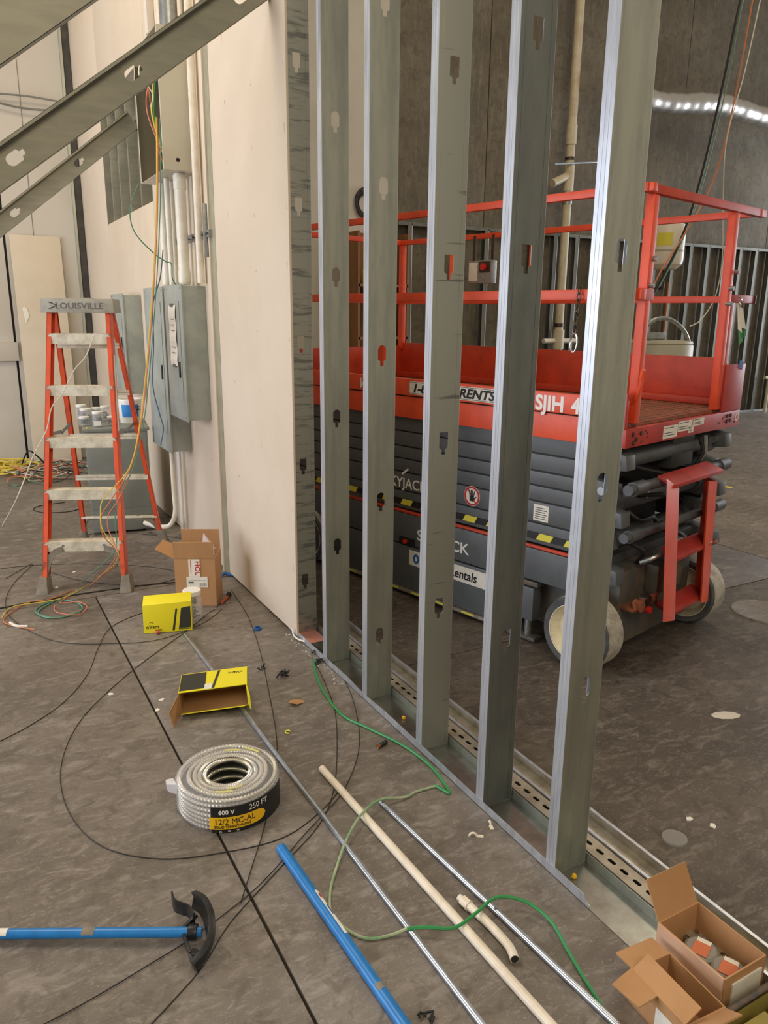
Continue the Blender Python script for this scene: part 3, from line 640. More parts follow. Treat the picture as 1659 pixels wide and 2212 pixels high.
# platform
part('end_beam', 'liftend_shaded', MB().box(0, WD, 0, 0.03, 1.085, 1.172), bevel=0.003)
part('end_beam', 'liftend_shaded', MB().box(0, WD, LN - .03, LN, 1.085, 1.172), bevel=0.003)
part('side_beam', 'liftred', MB().box(0, 0.035, 0.031, LN - .031, 1.083, 1.205), bevel=0.003)
part('side_beam', 'liftred', MB().box(WD - .035, WD, 0.031, LN - .031, 1.083, 1.205), bevel=0.003)
fas = part('side_fascia', 'liftred', MB().box(-0.012, 0.02, 0.10, LN, 1.212, 1.305), bevel=0.003)
part('side_fascia', 'liftred', MB().box(WD - 0.02, WD + 0.012, 0.10, LN, 1.212, 1.42), bevel=0.003)
part('seam', 'joint', MB().box(-0.002, 0.03, 0.10, LN, 1.2055, 1.2115))
part('corner_plate', 'liftend_shaded', MB().box(-0.008, 0.012, 0.005, 0.098, 1.173, 1.33), bevel=0.003)
dk = part('deck', 'rust_deck', MB().box(0.036, WD - .036, 0.032, LN - .032, 1.172, 1.19))
tp = MB()
for i in range(26):
    for j in range(14):
        x, y = 0.07 + i * 0.042 + (0.02 if j % 2 else 0), 0.06 + j * 0.05
        tp.box(x - .012, x + .012, y - .004, y + .004, 1.19, 1.192, None)
o = tp.build('tread_bumps', 'rust_deck', lf); o['kind'] = 'stuff'
part('toe_board', 'liftred2', MB().box(WD - 0.034, WD - 0.021, 0.12, LN, 1.192, 1.445), bevel=0.002)
part('toe_ledge', 'liftred2', MB().box(WD - 0.10, WD - 0.035, 0.12, LN - .04, 1.192, 1.23), bevel=0.004)
part('toe_board', 'liftred2', MB().box(0.03, WD - .03, LN - .02, LN - .005, 1.192, 1.42), bevel=0.002)
part('inner_gusset', 'liftred2', MB().box(WD - .12, WD - .04, 1.36, 1.375, 1.20, 1.42))
# rails
def tubeb(name, a, c, w=.034, h=.034, mt='liftred', bv=.003): return part(name, mt, MB().beam(a, c, w, h), bevel=bv)
ZT, ZM = 2.178, 1.752
tubeb('top_rail', (.025, -.02, ZT), (.025, LN, ZT)); tubeb('top_rail', (WD - .03, .0, ZT), (WD - .03, LN, ZT))
tubeb('end_rail', (-.0, .02, ZT), (WD + .03, .02, ZT), .036, .036, 'liftred2'); tubeb('end_rail', (.0, LN, ZT), (WD, LN, ZT))
tubeb('middle_rail', (.025, -.01, ZM), (.025, LN, ZM), .04, .045); tubeb('middle_rail', (WD - .03, .03, ZM), (WD - .03, LN, ZM), .036, .036)
tubeb('end_middle_rail', (.0, LN, ZM), (WD, LN, ZM))
for (x, y, z0, w) in ((.10, .03, 1.19, .042), (.03, 1.08, 1.30, .04), (.03, 1.62, 1.30, .04), (.03, LN - .02, 1.3, .04), (WD - .03, 1.42, 1.4, .04), (WD - .03, 2.1, 1.4, .04), (WD - .03, LN - .02, 1.4, .04)):
    u = tubeb('rail_post', (x, y, z0), (x, y, ZT - .018), w, w)
tubeb('gate_post', (.93, .03, 1.19), (.90, .03, ZT - .018), .044, .04)
tubeb('rail_post', (WD - .02, .12, 1.19), (WD - .02, .12, ZM - .0), .044, .04)
tubeb('rail_stub', (.93, .03, ZM), (WD + .03, .03, ZM), .036, .04, 'liftend_shaded'); part('end_cap', 'black', MB().box(WD + .031, WD + .05, .008, .052, ZM - .022, ZM + .022), bevel=.003)
tubeb('rail_stub', (-.02, .03, ZM), (.14, .03, ZM), .05, .05, 'liftred2')
part('corner_guard', 'liftend_shaded', MB().box(.955, WD - .0, .0, .012, 1.175, 1.42), bevel=.002)
part('blue_tag', 'purple', MB().hexa([(1.10, -.004, 1.40), (1.14, -.004, 1.39), (1.14, 0, 1.39), (1.10, 0, 1.40)], [(1.105, -.004, 1.44), (1.15, -.004, 1.43), (1.15, 0, 1.43), (1.105, 0, 1.44)]))
part('gate_latch', 'liftred', MB().tube(smooth([(.055, .0, 1.30), (.05, -.015, 1.35), (.06, -.015, 1.42), (.085, -.01, 1.42), (.09, 0, 1.33)], 5), .008, 8))
for (x, z) in ((.10, 1.79), (.11, 1.90), (.90, 1.80), (.94, 1.88), (.90, 1.725)):
    part('pin', 'zinc_dull', MB().cyl((x, -.012, z), (x, .02, z), .011, 10))
for (x, z) in ((.06, 1.145), (.09, 1.12), (.13, 1.145), (.07, 1.105), (1.03, 1.15), (1.07, 1.15), (1.03, 1.12), (1.07, 1.125)):
    part('bolt', 'chrome_dark', MB().cyl((x, -.006, z), (x, 0, z), .010, 8))
for (x, z) in ((.17, 1.15), (.19, 1.12), (.14, 1.105), (.19, 1.14), (.94, 1.12), (.98, 1.14), (1.13, 1.11)):
    part('bolt_hole', 'black_in', MB().cyl((x, -.001, z), (x, 0, z), .006, 8))
# platform decals
for (x0, x1, z0, z1) in ((.34, .48, 1.095, 1.155), (.485, .63, 1.115, 1.165), (.60, .65, 1.10, 1.135), (.64, .76, 1.13, 1.166)):
    d = part('decal', 'white_label', MB().box(x0, x1, -.0015, -.0002, z0, z1))
    for i in range(4): 
        zz = z0 + (z1 - z0) * (.2 + .2 * i)
        if i != 2: MB().box(x0 + .01, x1 - .02 - .02 * (i % 2), -.0019, -.0015, zz, zz + .004).build('print', 'label_text', d)
part('round_decal', 'white_label', MB().lathe([(.014, 0), (.022, 0), (.022, .001), (.014, .001), (.014, 0)], 20, face((1.155, -.0003, 1.135), (1, 0, 0), (0, 0, 1))))
# text on the side: x points towards -ly (right in view), up = z, facing -lx
def side_face(ly, z, off=-0.0125): return face((off, ly, z), (0, -1, 0), (0, 0, 1))
stk = part('rental_sticker', 'white_label', MB().plate([[(0.01, 0), (.625, 0), (.635, .01), (.635, .062), (.625, .072), (.01, .072), (0, .062), (0, .01)]], .001, side_face(1.36, 1.222)))
ol = part('sticker_border', 'black', MB().plate([[(.004, .004), (.631, .004), (.631, .068), (.004, .068)], [(.0065, .0065), (.6285, .0065), (.6285, .0655), (.0065, .0655)]], .0003, side_face(1.36, 1.222, -.0135)))
text('1-800', .066, 'black', stk, side_face(1.335, 1.235, -.0137), bold=.036, shear=.25, sx=1.22)
text('RENTS', .066, 'black', stk, side_face(.985, 1.235, -.0137), bold=.036, shear=.25, sx=1.24)
text('SJIH', .10, 'white', fas, side_face(.49, 1.220, -.0128), bold=.03, sx=.98)
text('4740', .10, 'white', fas, side_face(.284, 1.220, -.0128), bold=.03, sx=.92)
text('VA', .085, 'white', fas, side_face(1.80, 1.225, -.0128), bold=.018, shear=.4)
# scissor stack
zt = [(1.000, 1.080), (.912, .992), (.838, .904), (.758, .830), (.645, .750), (.535, .637)]
for i, (z0, z1) in enumerate(zt):
    off = 0.05 if i % 2 else 0.02
    for x in (0.03, WD - .09):
        ar = part('scissor_arm', 'liftgrey', MB().box(x, x + .06, .10 + off, LN - .12, z0, z1), bevel=.004)
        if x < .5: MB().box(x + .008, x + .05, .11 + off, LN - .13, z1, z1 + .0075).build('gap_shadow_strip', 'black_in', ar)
for i, z in enumerate((1.02, .875, .75, .63, .47)):
    for x in (0.0, WD - .17):
        y = .05 if i % 2 == 0 else .10
        part('pivot_end', 'liftgrey', MB().hexa([(x + .02, y - .06, z - .04), (x + .10, y - .06, z - .04), (x + .10, y + .10, z - .055), (x + .02, y + .10, z - .055)], [(x + .02, y - .05, z + .03), (x + .10, y - .05, z + .03), (x + .10, y + .10, z + .055), (x + .02, y + .10, z + .055)]), bevel=.008)
        part('pivot_pin', 'zinc_dull', MB().cyl((x - .004, y, z), (x + .019, y, z), .020, 14))
for i, (z, y, r) in enumerate(((1.00, .12, .048), (.885, -.0, .026), (.78, .16, .055), (.655, .0, .024), (.56, .2, .05))):
    part('cross_tube', 'liftgrey', MB().cyl((.06, y, z), (WD - .08, y, z), r, 18))
    part('tube_collar', 'liftgrey', MB().cyl((.10, y, z), (.20, y, z), r * 1.3, 18)); part('tube_collar', 'liftgrey', MB().cyl((WD - .2, y, z), (WD - .10, y, z), r * 1.3, 18))
part('lift_cylinder', 'liftdark', MB().cyl((.5, .2, .78), (.5, 1.4, .9), .06, 20)); part('battery_block', 'liftdark', MB().box(.22, .9, .28, .9, .5, 1.0), bevel=.01)
part('tank_box', 'liftdark', MB().box(.62, .86, .08, .4, .9, 1.07), bevel=.015)
for pts in ([(.3, .12, .95), (.5, .05, .9), (.7, .04, .88), (.8, .1, .8)], [(.2, .05, .60), (.26, .0, .55), (.3, .05, .47)], [(.35, .1, .8), (.5, .04, .79), (.6, .06, .72), (.75, .1, .70)], [(.78, .02, 1.06), (.79, 0, .98), (.77, .03, .90)], [(.25, .1, .74), (.3, .05, .69), (.45, .06, .68), (.6, .12, .6)], [(.55, .1, .6), (.7, .03, .55), (.85, .08, .5)]):
    part('hose', 'hose', MB().tube(smooth(pts, 6), .011, 8))
for pts in ([(.24, -.0, .50), (.27, -.05, .53), (.33, -.07, .55)], [(.795, .0, 1.07), (.80, -.005, .98), (.78, .02, .92)]):
    part('hose', 'zinc_dull', MB().tube(smooth(pts, 6), .012, 8))
part('warning_decal', 'white_label', MB().cyl((.45, -.062 + .165, .79), (.45, -.062 + .17, .79), .02, 16))
arm0 = part('hazard_tape', 'black', MB().box(0.0275, 0.0295, .16, LN - .14, .555, .592))
for i in range(13):
    y = .20 + i * .165
    MB().plate([[(0, 0), (.085, 0), (.105, .035), (.02, .035)]], .0006, face((.0275, y + .1, .556), (0, -1, 0), (0, 0, 1))).build('yellow_stripe', 'hazy', arm0)
text('SKYJACK', .085, 'white', arm0, side_face(1.59, .66, .0288), bold=.012, sx=1.02)
MB().plate([[(0, 0), (.05, .04), (.04, .045), (-.01, .01)]], .001, side_face(1.44, .735, .0288)).build('logo_stroke', 'white', arm0)
hs = part('no_hands_decal', 'white_label', MB().cyl((.0295, .90, .703), (.0275, .90, .703), .056, 32))
MB().lathe([(.043, 0), (.054, 0), (.054, .0008), (.043, .0008), (.043, 0)], 32, face((.0274, .90, .703), (0, -1, 0), (0, 0, 1))).build('red_ring', 'red_print', hs)
MB().beam((.0266, .93, .74), (.0266, .87, .667), .008, .0006, up=(1, 0, 0)).build('red_bar', 'red_print', hs)
hd = MB().box(.0262, .0272, .885, .915, .675, .705)
for i, (y, l_) in enumerate(((.912, .026), (.904, .033), (.896, .035), (.888, .028))): hd.beam((.0267, y, .70), (.0267, y + (y - .9) * .6, .705 + l_), .006, .001, up=(1, 0, 0))
hd.beam((.0267, .888, .685), (.0267, .868, .703), .007, .001, up=(1, 0, 0)); hd.build('hand_symbol', 'black', hs)
sp = part('specification_label', 'white_label', MB().box(.0275, .0295, .40, .49, .655, .738))
for i in range(6): MB().box(.0268, .0275, .41 + .01 * (i % 2), .48, .665 + i * .011, .669 + i * .011).build('print', 'label_text', sp)
part('red_label', 'red_print', MB().box(.0275, .0295, .235, .26, .60, .68))
# body
part('red_seam_pipe', 'liftred2', MB().beam((.012, .16, .523), (.012, LN - .08, .523), .02, .014), bevel=.003)
part('body_top', 'liftgrey', MB().box(.03, WD - .03, .12, LN - .06, .47, .515), bevel=.004)
door = part('side_door', 'liftgrey', MB().box(-.0, .03, .70, LN - .1, .325, .513), bevel=.006)
dr2 = part('side_door', 'liftgrey', MB().box(-.0, .03, .70, LN - .1, .05, .318), bevel=.006)
part('side_door', 'liftgrey', MB().box(-.0, .03, .12, .695, .345, .513), bevel=.006)
part('door_sill', 'scuff', MB().box(-.012, .03, .70, LN - .1, .03, .048))
for i in range(7): MB().box(-.0135, -.0125, .82 + i * .2, .91 + i * .2, .034, .046).build('yellow_stripe', 'hazy', dr2)
text('SKYJACK', .088, 'white', door, side_face(1.285, .375, -.0008), bold=.014, sx=1.14)
MB().box(-.004, -.0005, 1.30, 1.43, .325, .37).build('recess', 'black_in', door); MB().cyl((-.016, 1.375, .345), (-.004, 1.375, .345), .014, 14).build('stop_button', 'redlamp', door)
us = MB().box(-.002, -.0005, .735, 1.345, .208, .30).build('rental_sticker', 'white_label', dr2)
MB().lathe([(.014, 0), (.030, 0), (.030, .0008), (.014, .0008), (.014, 0)], 24, face((-.0021, 1.285, .254), (0, -1, 0), (0, 0, 1)) @ Matrix.Diagonal((.8, 1, 1, 1))).build('logo_ring', 'purple', us)
text('United Rentals', .076, 'black', us, side_face(1.235, .228, -.0022), bold=.02, shear=.12, sx=.92)
part('chassis', 'chassis', MB().box(.11, .83, .02, LN - .12, .085, .469), bevel=.008)
part('end_box', 'chassis', MB().box(.34, .60, -.05, .019, .32, .47), bevel=.01)
part('bumper_tray', 'rust_deck', MB().box(.12, .34, -.06, .039, .285, .30).box(.12, .34, -.06, -.05, .285, .34), bevel=.002)
part('red_lamp', 'redlamp', MB().cyl((.25, -.075, .272), (.25, -.05, .272), .018, 14)); part('plug', 'rust_deck', MB().cyl((.17, -.07, .31), (.17, -.03, .31), .03, 14)); part('plug', 'chrome_dark', MB().cyl((.235, -.07, .325), (.235, -.03, .325), .026, 14))
dd = part('safety_decal', 'white_label', MB().box(.375, .455, .0385, .0395, .24, .31)); MB().box(.38, .45, .0378, .0385, .285, .305).build('yellow_header', 'hazy', dd); MB().box(.385, .44, .0378, .0385, .25, .27).build('print', 'label_text', dd)
part('safety_decal', 'white_label', MB().box(.345, .375, .0385, .0395, .33, .36)); part('tow_ring', 'rust_deck', MB().tube([(1.03 + .05 * math.cos(t), .02 + .04 * math.sin(t), .45) for t in [R(k) for k in range(0, 360, 30)]], .01, 6, True))
part('steer_cylinder', 'liftgrey', MB().box(.0, .07, .44, .53, .12, .30), bevel=.006); part('steer_rod', 'zinc_dull', MB().cyl((.035, .485, .0), (.035, .485, .12), .02, 12) if False else MB().cyl((.035, .485, .03), (.035, .485, .12), .02, 12))
part('wheel_bracket', 'chassis', MB().box(.0, .05, .56, .60, .01, .34).box(.0, .08, .42, .56, .31, .335).box(.0, .07, .42, .55, .01, .03), bevel=.003)
def wheel(x, y, s, rad=.185, wd=.15):
    a = face((x, y, rad), (0, 1, 0), (0, 0, 1))   # z axis = +x
    tw = wd / 2
    ty = part('tyre', 'tyre', MB().lathe([(rad * .76, -tw * .9), (rad * .93, -tw), (rad * .985, -tw * .82)] + [(rad * .985, tw * .82), (rad * .93, tw), (rad * .76, tw * .9)], 40, a))
    MB().lathe([(rad * .99, -tw * .84), (rad, -tw * .7), (rad, tw * .7), (rad * .99, tw * .84)], 40, a).build('tread', 'tread', ty)
    rm = part('rim', 'rim', MB().lathe([(0, -tw * .45), (.045, -tw * .45), (.05, -tw * .3), (rad * .62, -tw * .25), (rad * .7, -tw * .6), (rad * .77, -tw * .93), (rad * .79, -tw * .93), (rad * .78, 0), (rad * .79, tw * .93), (rad * .77, tw * .93), (rad * .6, tw * .5), (0, tw * .5)], 40, a))
    for i in range(5):
        t = R(72 * i); MB().cyl(a @ Vector((.07 * math.cos(t), .07 * math.sin(t), -tw * .33)), a @ Vector((.07 * math.cos(t), .07 * math.sin(t), -tw * .22)), .009, 6).build('lug_nut', 'rust_deck', rm)
wheel(-.03, .12, -1); wheel(.93, .06, 1); wheel(.03, LN - .35, -1); wheel(WD - .09, LN - .35, 1)
# entry ladder
LT = Matrix.Translation((-.19, 0, .055))
def lpart(name, mt, b, bevel=0.0):
    bmesh.ops.transform(b.bm, matrix=LT, verts=b.bm.verts); return part(name, mt, b, bevel=bevel)
def ladstile(x, x2):
    lpart('ladder_stile', 'liftred', MB().hexa([(x - .035, -.13, .165), (x + .115, -.12, .13), (x + .119, -.118, .13), (x - .031, -.128, .168)], [(x - .085, -.10, .875), (x + .07, -.09, .81), (x + .074, -.088, .81), (x - .081, -.098, .878)]))
    lpart('ladder_stile_flange', 'liftred2', MB().hexa([(x + .115, -.12, .13), (x + .105, -.07, .15), (x + .109, -.07, .15), (x + .119, -.118, .13)], [(x + .07, -.09, .81), (x + .065, -.04, .83), (x + .069, -.04, .83), (x + .074, -.088, .81)]))
ladstile(.50, 0)
lpart('ladder_stile', 'liftred', MB().hexa([(.90, -.12, .15), (1.0, -.11, .13), (1.004, -.10, .13), (.904, -.11, .153)], [(.885, -.09, .80), (1.01, -.08, .78), (1.014, -.07, .78), (.889, -.08, .80)]))
lpart('ladder_stile_flange', 'liftred2', MB().hexa([(1.0, -.11, .13), (1.0, -.03, .15), (1.004, -.03, .15), (1.004, -.11, .13)], [(1.01, -.08, .78), (1.01, -.01, .8), (1.014, -.01, .8), (1.014, -.08, .78)]))
for (xa, xb, z) in ((.50, 1.02, .84), (.60, 1.0, .455), (.61, 1.0, .165)):
    lpart('ladder_step', 'liftend_shaded', MB().hexa([(xa, -.10, z - .02), (xb, -.10, z - .012), (xb, -.01, z + .02), (xa, -.01, z + .012)], [(xa, -.10, z - .002), (xb, -.10, z + .006), (xb, -.01, z + .038), (xa, -.01, z + .03)]), bevel=.002)
# control box, chain, tag
def lift_pt(x, y, z): return Vector(A0) + Vector((.9703 * x - .242 * y, .242 * x + .9703 * y, z))
LZ = math.atan2(.242, .9703)
cb = thing('control_box', 'grey control box with a red button hanging on the lift rail', 'control box', lift_pt(1.085, 1.78, 1.865), LZ)
MB().box(-.03, .03, -.10, .10, 0, .15).build('case', 'zinc_dull', cb, bevel=.006)
MB().box(-.036, -.0305, .015, .09, .015, .135).build('button_panel', 'white_label', cb, bevel=.002)
MB().box(-.036, -.0305, -.09, .0, .07, .14).build('dark_plate', 'chrome_dark', cb); MB().cyl((-.055, -.045, .105), (-.0365, -.045, .105), .022, 16).build('stop_button', 'redlamp', cb)
MB().box(.0, .006, -.09, -.07, .13, .31).build('hanger', 'chrome_dark', cb); MB().box(.0, .006, .07, .09, .13, .31).build('hanger', 'chrome_dark', cb)
ch = thing('safety_chain', 'rusty chain with a steel snap hook hanging from the lift rail', 'chain', lift_pt(.0, .285, 1.775), LZ)
for i in range(7):
    z = -.005 - i * .028; b = MB(); n = 12
    pts = [((.0 if i % 2 else .009 * math.cos(a)) - .012, (.009 * math.cos(a) if i % 2 else 0.0) + i * .002, z + .018 * math.sin(a)) for a in [R(k) for k in range(0, 360, 30)]]
    b.tube(pts, .0032, 6, True).build('chain_link', 'chrome_dark', ch)
MB().tube([(-.012, .012 + .018 * math.cos(a), -.235 + .042 * math.sin(a)) for a in [R(k) for k in range(0, 360, 20)]], .0045, 8, True).build('snap_hook', 'steel', ch)
rbn = thing('rail_tag', 'white and green ribbon tied to the lift gate post', 'ribbon', lift_pt(1.0, -.005, 1.73), LZ)
MB().quad((-.01, 0, 0), (.03, -.01, -.03), (.075, -.02, -.13), (.02, -.012, -.12), .002).quad((-.02, 0, 0), (.0, 0, 0), (.045, -.015, -.15), (-.01, -.015, -.13), .002).build('white_strip', 'white_label', rbn)
MB().quad((-.01, -.016, -.131), (.045, -.016, -.151), (.055, -.018, -.19), (.015, -.018, -.21), .002).quad((.045, -.02, -.13), (.075, -.022, -.131), (.085, -.02, -.165), (.055, -.02, -.172), .002).build('green_end', 'grnrib', rbn)
MB().tube(smooth([(-.01, .0, .03), (-.02, -.02, .02), (-.012, -.02, -.01), (0, 0, 0)], 4), .005, 6).build('clip', 'steel', rbn)

# ================================================================== THINGS BEHIND THE LIFT
wh = thing('water_tank', 'big grey cylindrical water tank behind the lift platform', 'tank', (6.38, 5.72, 0))
MB().lathe([(0, 0.02), (.36, 0.02), (.37, .05), (.37, 1.37), (.36, 1.385), (.365, 1.40), (.355, 1.42), (0, 1.43)], 40).build('tank_body', 'tank', wh)
MB().cyl((-.12, 0, 1.42), (-.12, 0, 1.50), .03, 14).cyl((.10, .0, 1.42), (.10, 0, 1.50), .025, 12).build('fitting', 'zinc_dull', wh)
MB().tube([(.10, 0, 1.5), (.10, 0, 2.0)], .012, 10).build('copper_pipe', 'copper', wh)
MB().tube(smooth([(-.3, -.05, 1.5), (-.15, -.1, 1.63), (.08, -.12, 1.62), (.30, -.14, 1.45), (.41, -.12, 1.1), (.44, -.1, .3)], 8), .022, 10).build('curved_hose', 'zinc_dull', wh)
MB().beam((-.3, -.05, 1.47), (.05, -.05, 1.47), .07, .07).build('pipe_cover', 'zinc_dull', wh, bevel=.01)
et = thing('expansion_tank', 'small white hanging tank with a yellow sticker above the water tank', 'tank', (5.93, 5.30, 2.08))
MB().lathe([(0, 0), (0.107, .01), (0.152, .05), (0.160, .09), (0.160, .33), (0.148, .40), (.10, .43), (.05, .435), (.05, .46), (0, .46)], 32).build('tank_body', 'tank_white', et)
MB().lathe([(.1612, .16), (.1622, .16), (.1622, .175), (.1612, .175)], 32).build('seam', 'tank', et)
MB().lathe([(.1609, 0), (.1622, 0), (.1622, .16), (.1609, .16)], 32).build('tmp', 'hazy', et).hide_render = False
bpy.data.objects.remove(bpy.data.objects['tmp'])
yb = MB()
for i in range(5):
    a0, a1 = R(190 + i * 10), R(200 + i * 10)
    yb.hexa([(.1605 * math.cos(a0), .1605 * math.sin(a0), .21), (.1605 * math.cos(a1), .1605 * math.sin(a1), .21), (.162 * math.cos(a1), .162 * math.sin(a1), .21), (.162 * math.cos(a0), .162 * math.sin(a0), .21)],
            [(.1605 * math.cos(a0), .1605 * math.sin(a0), .32), (.1605 * math.cos(a1), .1605 * math.sin(a1), .32), (.162 * math.cos(a1), .162 * math.sin(a1), .32), (.162 * math.cos(a0), .162 * math.sin(a0), .32)])
yb.build('yellow_sticker', 'hazy', et)
MB().tube([(0, 0, .0), (0, 0, -.16), (.2, .42, -.17), (.28, .42, -.45)], .016, 8).build('supply_pipe', 'chrome_dark', et)

dp = thing('drain_pipe', 'tall white vertical drain pipe on the concrete wall', 'pipe', (7.82, 8.84, 0))
MB().cyl((0, 0, 0.6), (0, 0, 8.0), .062, 20).build('pipe', 'pvc_old', dp)
for z, r, h, mm in ((3.95, .075, .25, 'pvc_old'), (3.35, .075, .35, 'pvc_old'), (3.75, .07, .04, 'chrome_dark'), (3.18, .07, .06, 'zinc_dull'), (1.50, .07, .05, 'chrome_dark'), (1.18, .085, .28, 'pvc_old')):
    MB().cyl((0, 0, z), (0, 0, z + h), r, 20).build('coupling' if mm == 'pvc_old' else 'clamp_band', mm, dp)
MB().cyl((-.33, -.05, 3.42), (0, 0, 3.56), .055, 14).build('branch', 'pvc_old', dp)
for z, a, c in ((1.30, -.28, .33), (.86, 0, .36)): MB().cyl((a, 0, z), (c, 0, z), .035, 12).build('branch', 'pvc', dp)
MB().cyl((-.35, -.09, 3.66), (.75, -.05, 3.80), .014, 8).build('support_rod', 'zinc', dp)
MB().cyl((.02, -.11, 1.05), (.02, -.06, 1.05), .075, 18).build('cleanout_cap', 'pvc_old', dp)
sd = thing('small_standpipe', 'short yellowish pipe stub standing by the far right wall', 'pipe', (12.78, 8.8, 0))
MB().cyl((0, 0, 0), (0, 0, .62), .03, 10).cyl((-.12, 0, .62), (.3, 0, .62), .03, 10).build('pipe', 'pvc_old', sd)

fr_ = thing('furring_frame', 'low framing of metal studs standing against the concrete wall', 'wall framing', (5.15, 9.0, 0))
x = 5.30
MB().box(0, 9.9, -.045, .06, 2.80, 2.803).box(0, 9.9, -.046, -.045, 2.76, 2.803).box(0, 9.9, .06, .061, 2.76, 2.803).build('top_track', 'furring', fr_)
MB().box(0, 9.9, -.045, .06, 0.001, 0.003).box(0, 9.9, -.046, -.045, 0.001, .035).build('bottom_track', 'galv_dark', fr_)
for i in range(24):
    xx = .20 + i * .406
    MB().box(xx, xx + .001, -.043, .057, .004, 2.79).box(xx - .06, xx, -.044, -.043, .004, 2.79).box(xx - .04, xx, .057, .058, .004, 2.79).build('stud', 'furring', fr_)
    MB().box(xx, xx + .010, -.046, -.0445, .004, 2.79).build('stud_edge', 'galv_edge_lit' if i < 9 else 'furring', fr_)  # left strips get a brighter colour as painted glints, the rest stay dim
du = MB(); dpts = smooth([(8.2, 8.55, 4.62), (9.24, 8.55, 4.60), (10.3, 8.5, 4.70), (11.4, 8.5, 4.66), (12.6, 8.5, 4.72), (14, 8.5, 4.75)], 40)
du = du.tube(dpts, .16, 20, rf=lambda i: .140 + .003 * math.sin(i * .9) + .010 * math.sin(i * .13) * math.sin(i * .21)).build('flexible_duct', 'foil')
tag(rebase(du, (10, 8.5, 4.5)), 'silver foil flexible duct strung across the concrete wall', 'duct')
for x in (9.6, 12.2):
    o = MB().cyl((x, 8.5, 4.6), (x, 8.5, 6.0), .004, 6).build('hanger_wire', 'wire_blk'); tag(rebase(o, (x, 8.5, 4.6)), 'thin wire holding up the foil duct' + (' left part' if x < 10 else ' right part'), 'wire')
# storage against the pale wall, seen between the first studs
sh = thing('storage_shelf', 'brown plywood storage shelf seen between the leftmost studs', 'shelf', (4.75, 8.85, 0))
MB().box(-.35, .35, .0, .24, 2.0, 2.62).build('back_panel', 'wood', sh); MB().box(-.35, .35, -.25, .0, .9, .93).box(-.35, .35, -.25, .0, 1.35, 1.38).box(-.35, .35, -.25, 0, 1.98, 2.01).build('shelf_board', 'wood', sh)
MB().box(-.36, -.33, -.25, .24, 0, 2.62).build('shelf_side', 'wood', sh); MB().box(.33, .36, -.25, .24, 0, 2.62).build('shelf_side', 'wood', sh); MB().box(-.33, .33, .2, .24, 0, 2.0).build('shelf_back', 'wood', sh)
for i, (x, z, mm) in enumerate(((-.15, .931, 'wire_yel'), (.0, .931, 'white_label'), (.15, 1.381, 'black'), (-.1, 1.381, 'wood'), (.02, 2.011, 'black'), (-.18, 2.011, 'hazy'))):
    o = MB().lathe([(0, 0), (.05, 0), (.055, .01), (.055, .16), (.02, .20), (.02, .23), (0, .23)], 16).build('bottle', mm); o.location = (4.75 + x, 8.72, z)
    tag(o, ('yellow', 'white', 'black', 'brown', 'black upper', 'pale yellow')[i] + ' bottle on the plywood shelf ' + ('low' if z < 1 else 'middle' if z < 1.9 else 'top') + ' board', 'bottle', 'bottles on the plywood shelf')
wl = MB()
for r, dz in ((.13, 0), (.15, .01), (.11, -.01), (.14, -.02)): wl.tube([(4.74 + r * math.cos(a), 9.06, 3.0 + dz + r * 1.1 * math.sin(a)) for a in [R(k) for k in range(0, 360, 15)]], .012, 6, True)
wl = wl.build('cable_coil', 'wire_blk'); tag(rebase(wl, (4.74, 9.06, 3.0)), 'black cable coil hung on the pale wall above the shelf', 'cable coil'); wl['kind'] = 'stuff'

# ================================================================== WIRES IN THE AIR
def wire(label, pts, r, m, cat='wire', name='wire', group=None, k=8, n=6, join=None):
    pts = [Vector(p) for p in pts]; b = MB().tube(smooth(pts, k), r, n)
    for extra, rr in (join or []): b.tube(smooth(extra, k), rr, n)
    o = b.build(name, m); c = pts[0]; rebase(o, c); return tag(o, label, cat, group)
GH = 'wires hanging from above at the right'
wire('thick black cable hanging down past the lift at top right', [Q(1625, -60, 5.0), Q(1600, 0, 5.0), Q(1560, 190, 5.0), Q(1510, 400, 5.0), Q(1470, 520, 5.0), Q(1420, 620, 5.0), Q(1385, 680, 5.0)], .012, 'wire_blk', 'cable', 'cable', GH)
wire('green wire running beside the thick black cable', [Q(1632, -60, 4.95), Q(1606, 0, 4.95), Q(1569, 190, 4.95), Q(1517, 400, 4.95), Q(1474, 520, 4.95), Q(1424, 620, 4.95)], .005, 'wire_teal', 'wire', 'wire', GH)
wire('orange wire hanging down at top right', [Q(1640, -60, 4.8), Q(1626, 0, 4.8), Q(1590, 200, 4.8), Q(1545, 380, 4.8), Q(1482, 500, 4.8), Q(1420, 600, 4.8), Q(1388, 690, 4.8)], .007, 'wire_org', 'wire', 'wire', GH)
wire('thin white wire dangling right of the orange wire, with a taped end', [Q(1655, -60, 4.7), Q(1610, 150, 4.7), Q(1570, 300, 4.7), Q(1562, 430, 4.7), Q(1560, 560, 4.7), Q(1545, 640, 4.7), Q(1515, 690, 4.7), Q(1490, 705, 4.7)], .005, 'wire_wht', 'wire', 'wire', GH)
wire('thin red wire seen in the first gap right of the drywall', [Q(694, 0, 6.2), Q(698, 180, 6.2), Q(700, 400, 6.2)], .006, 'wire_red', 'wire', 'wire')
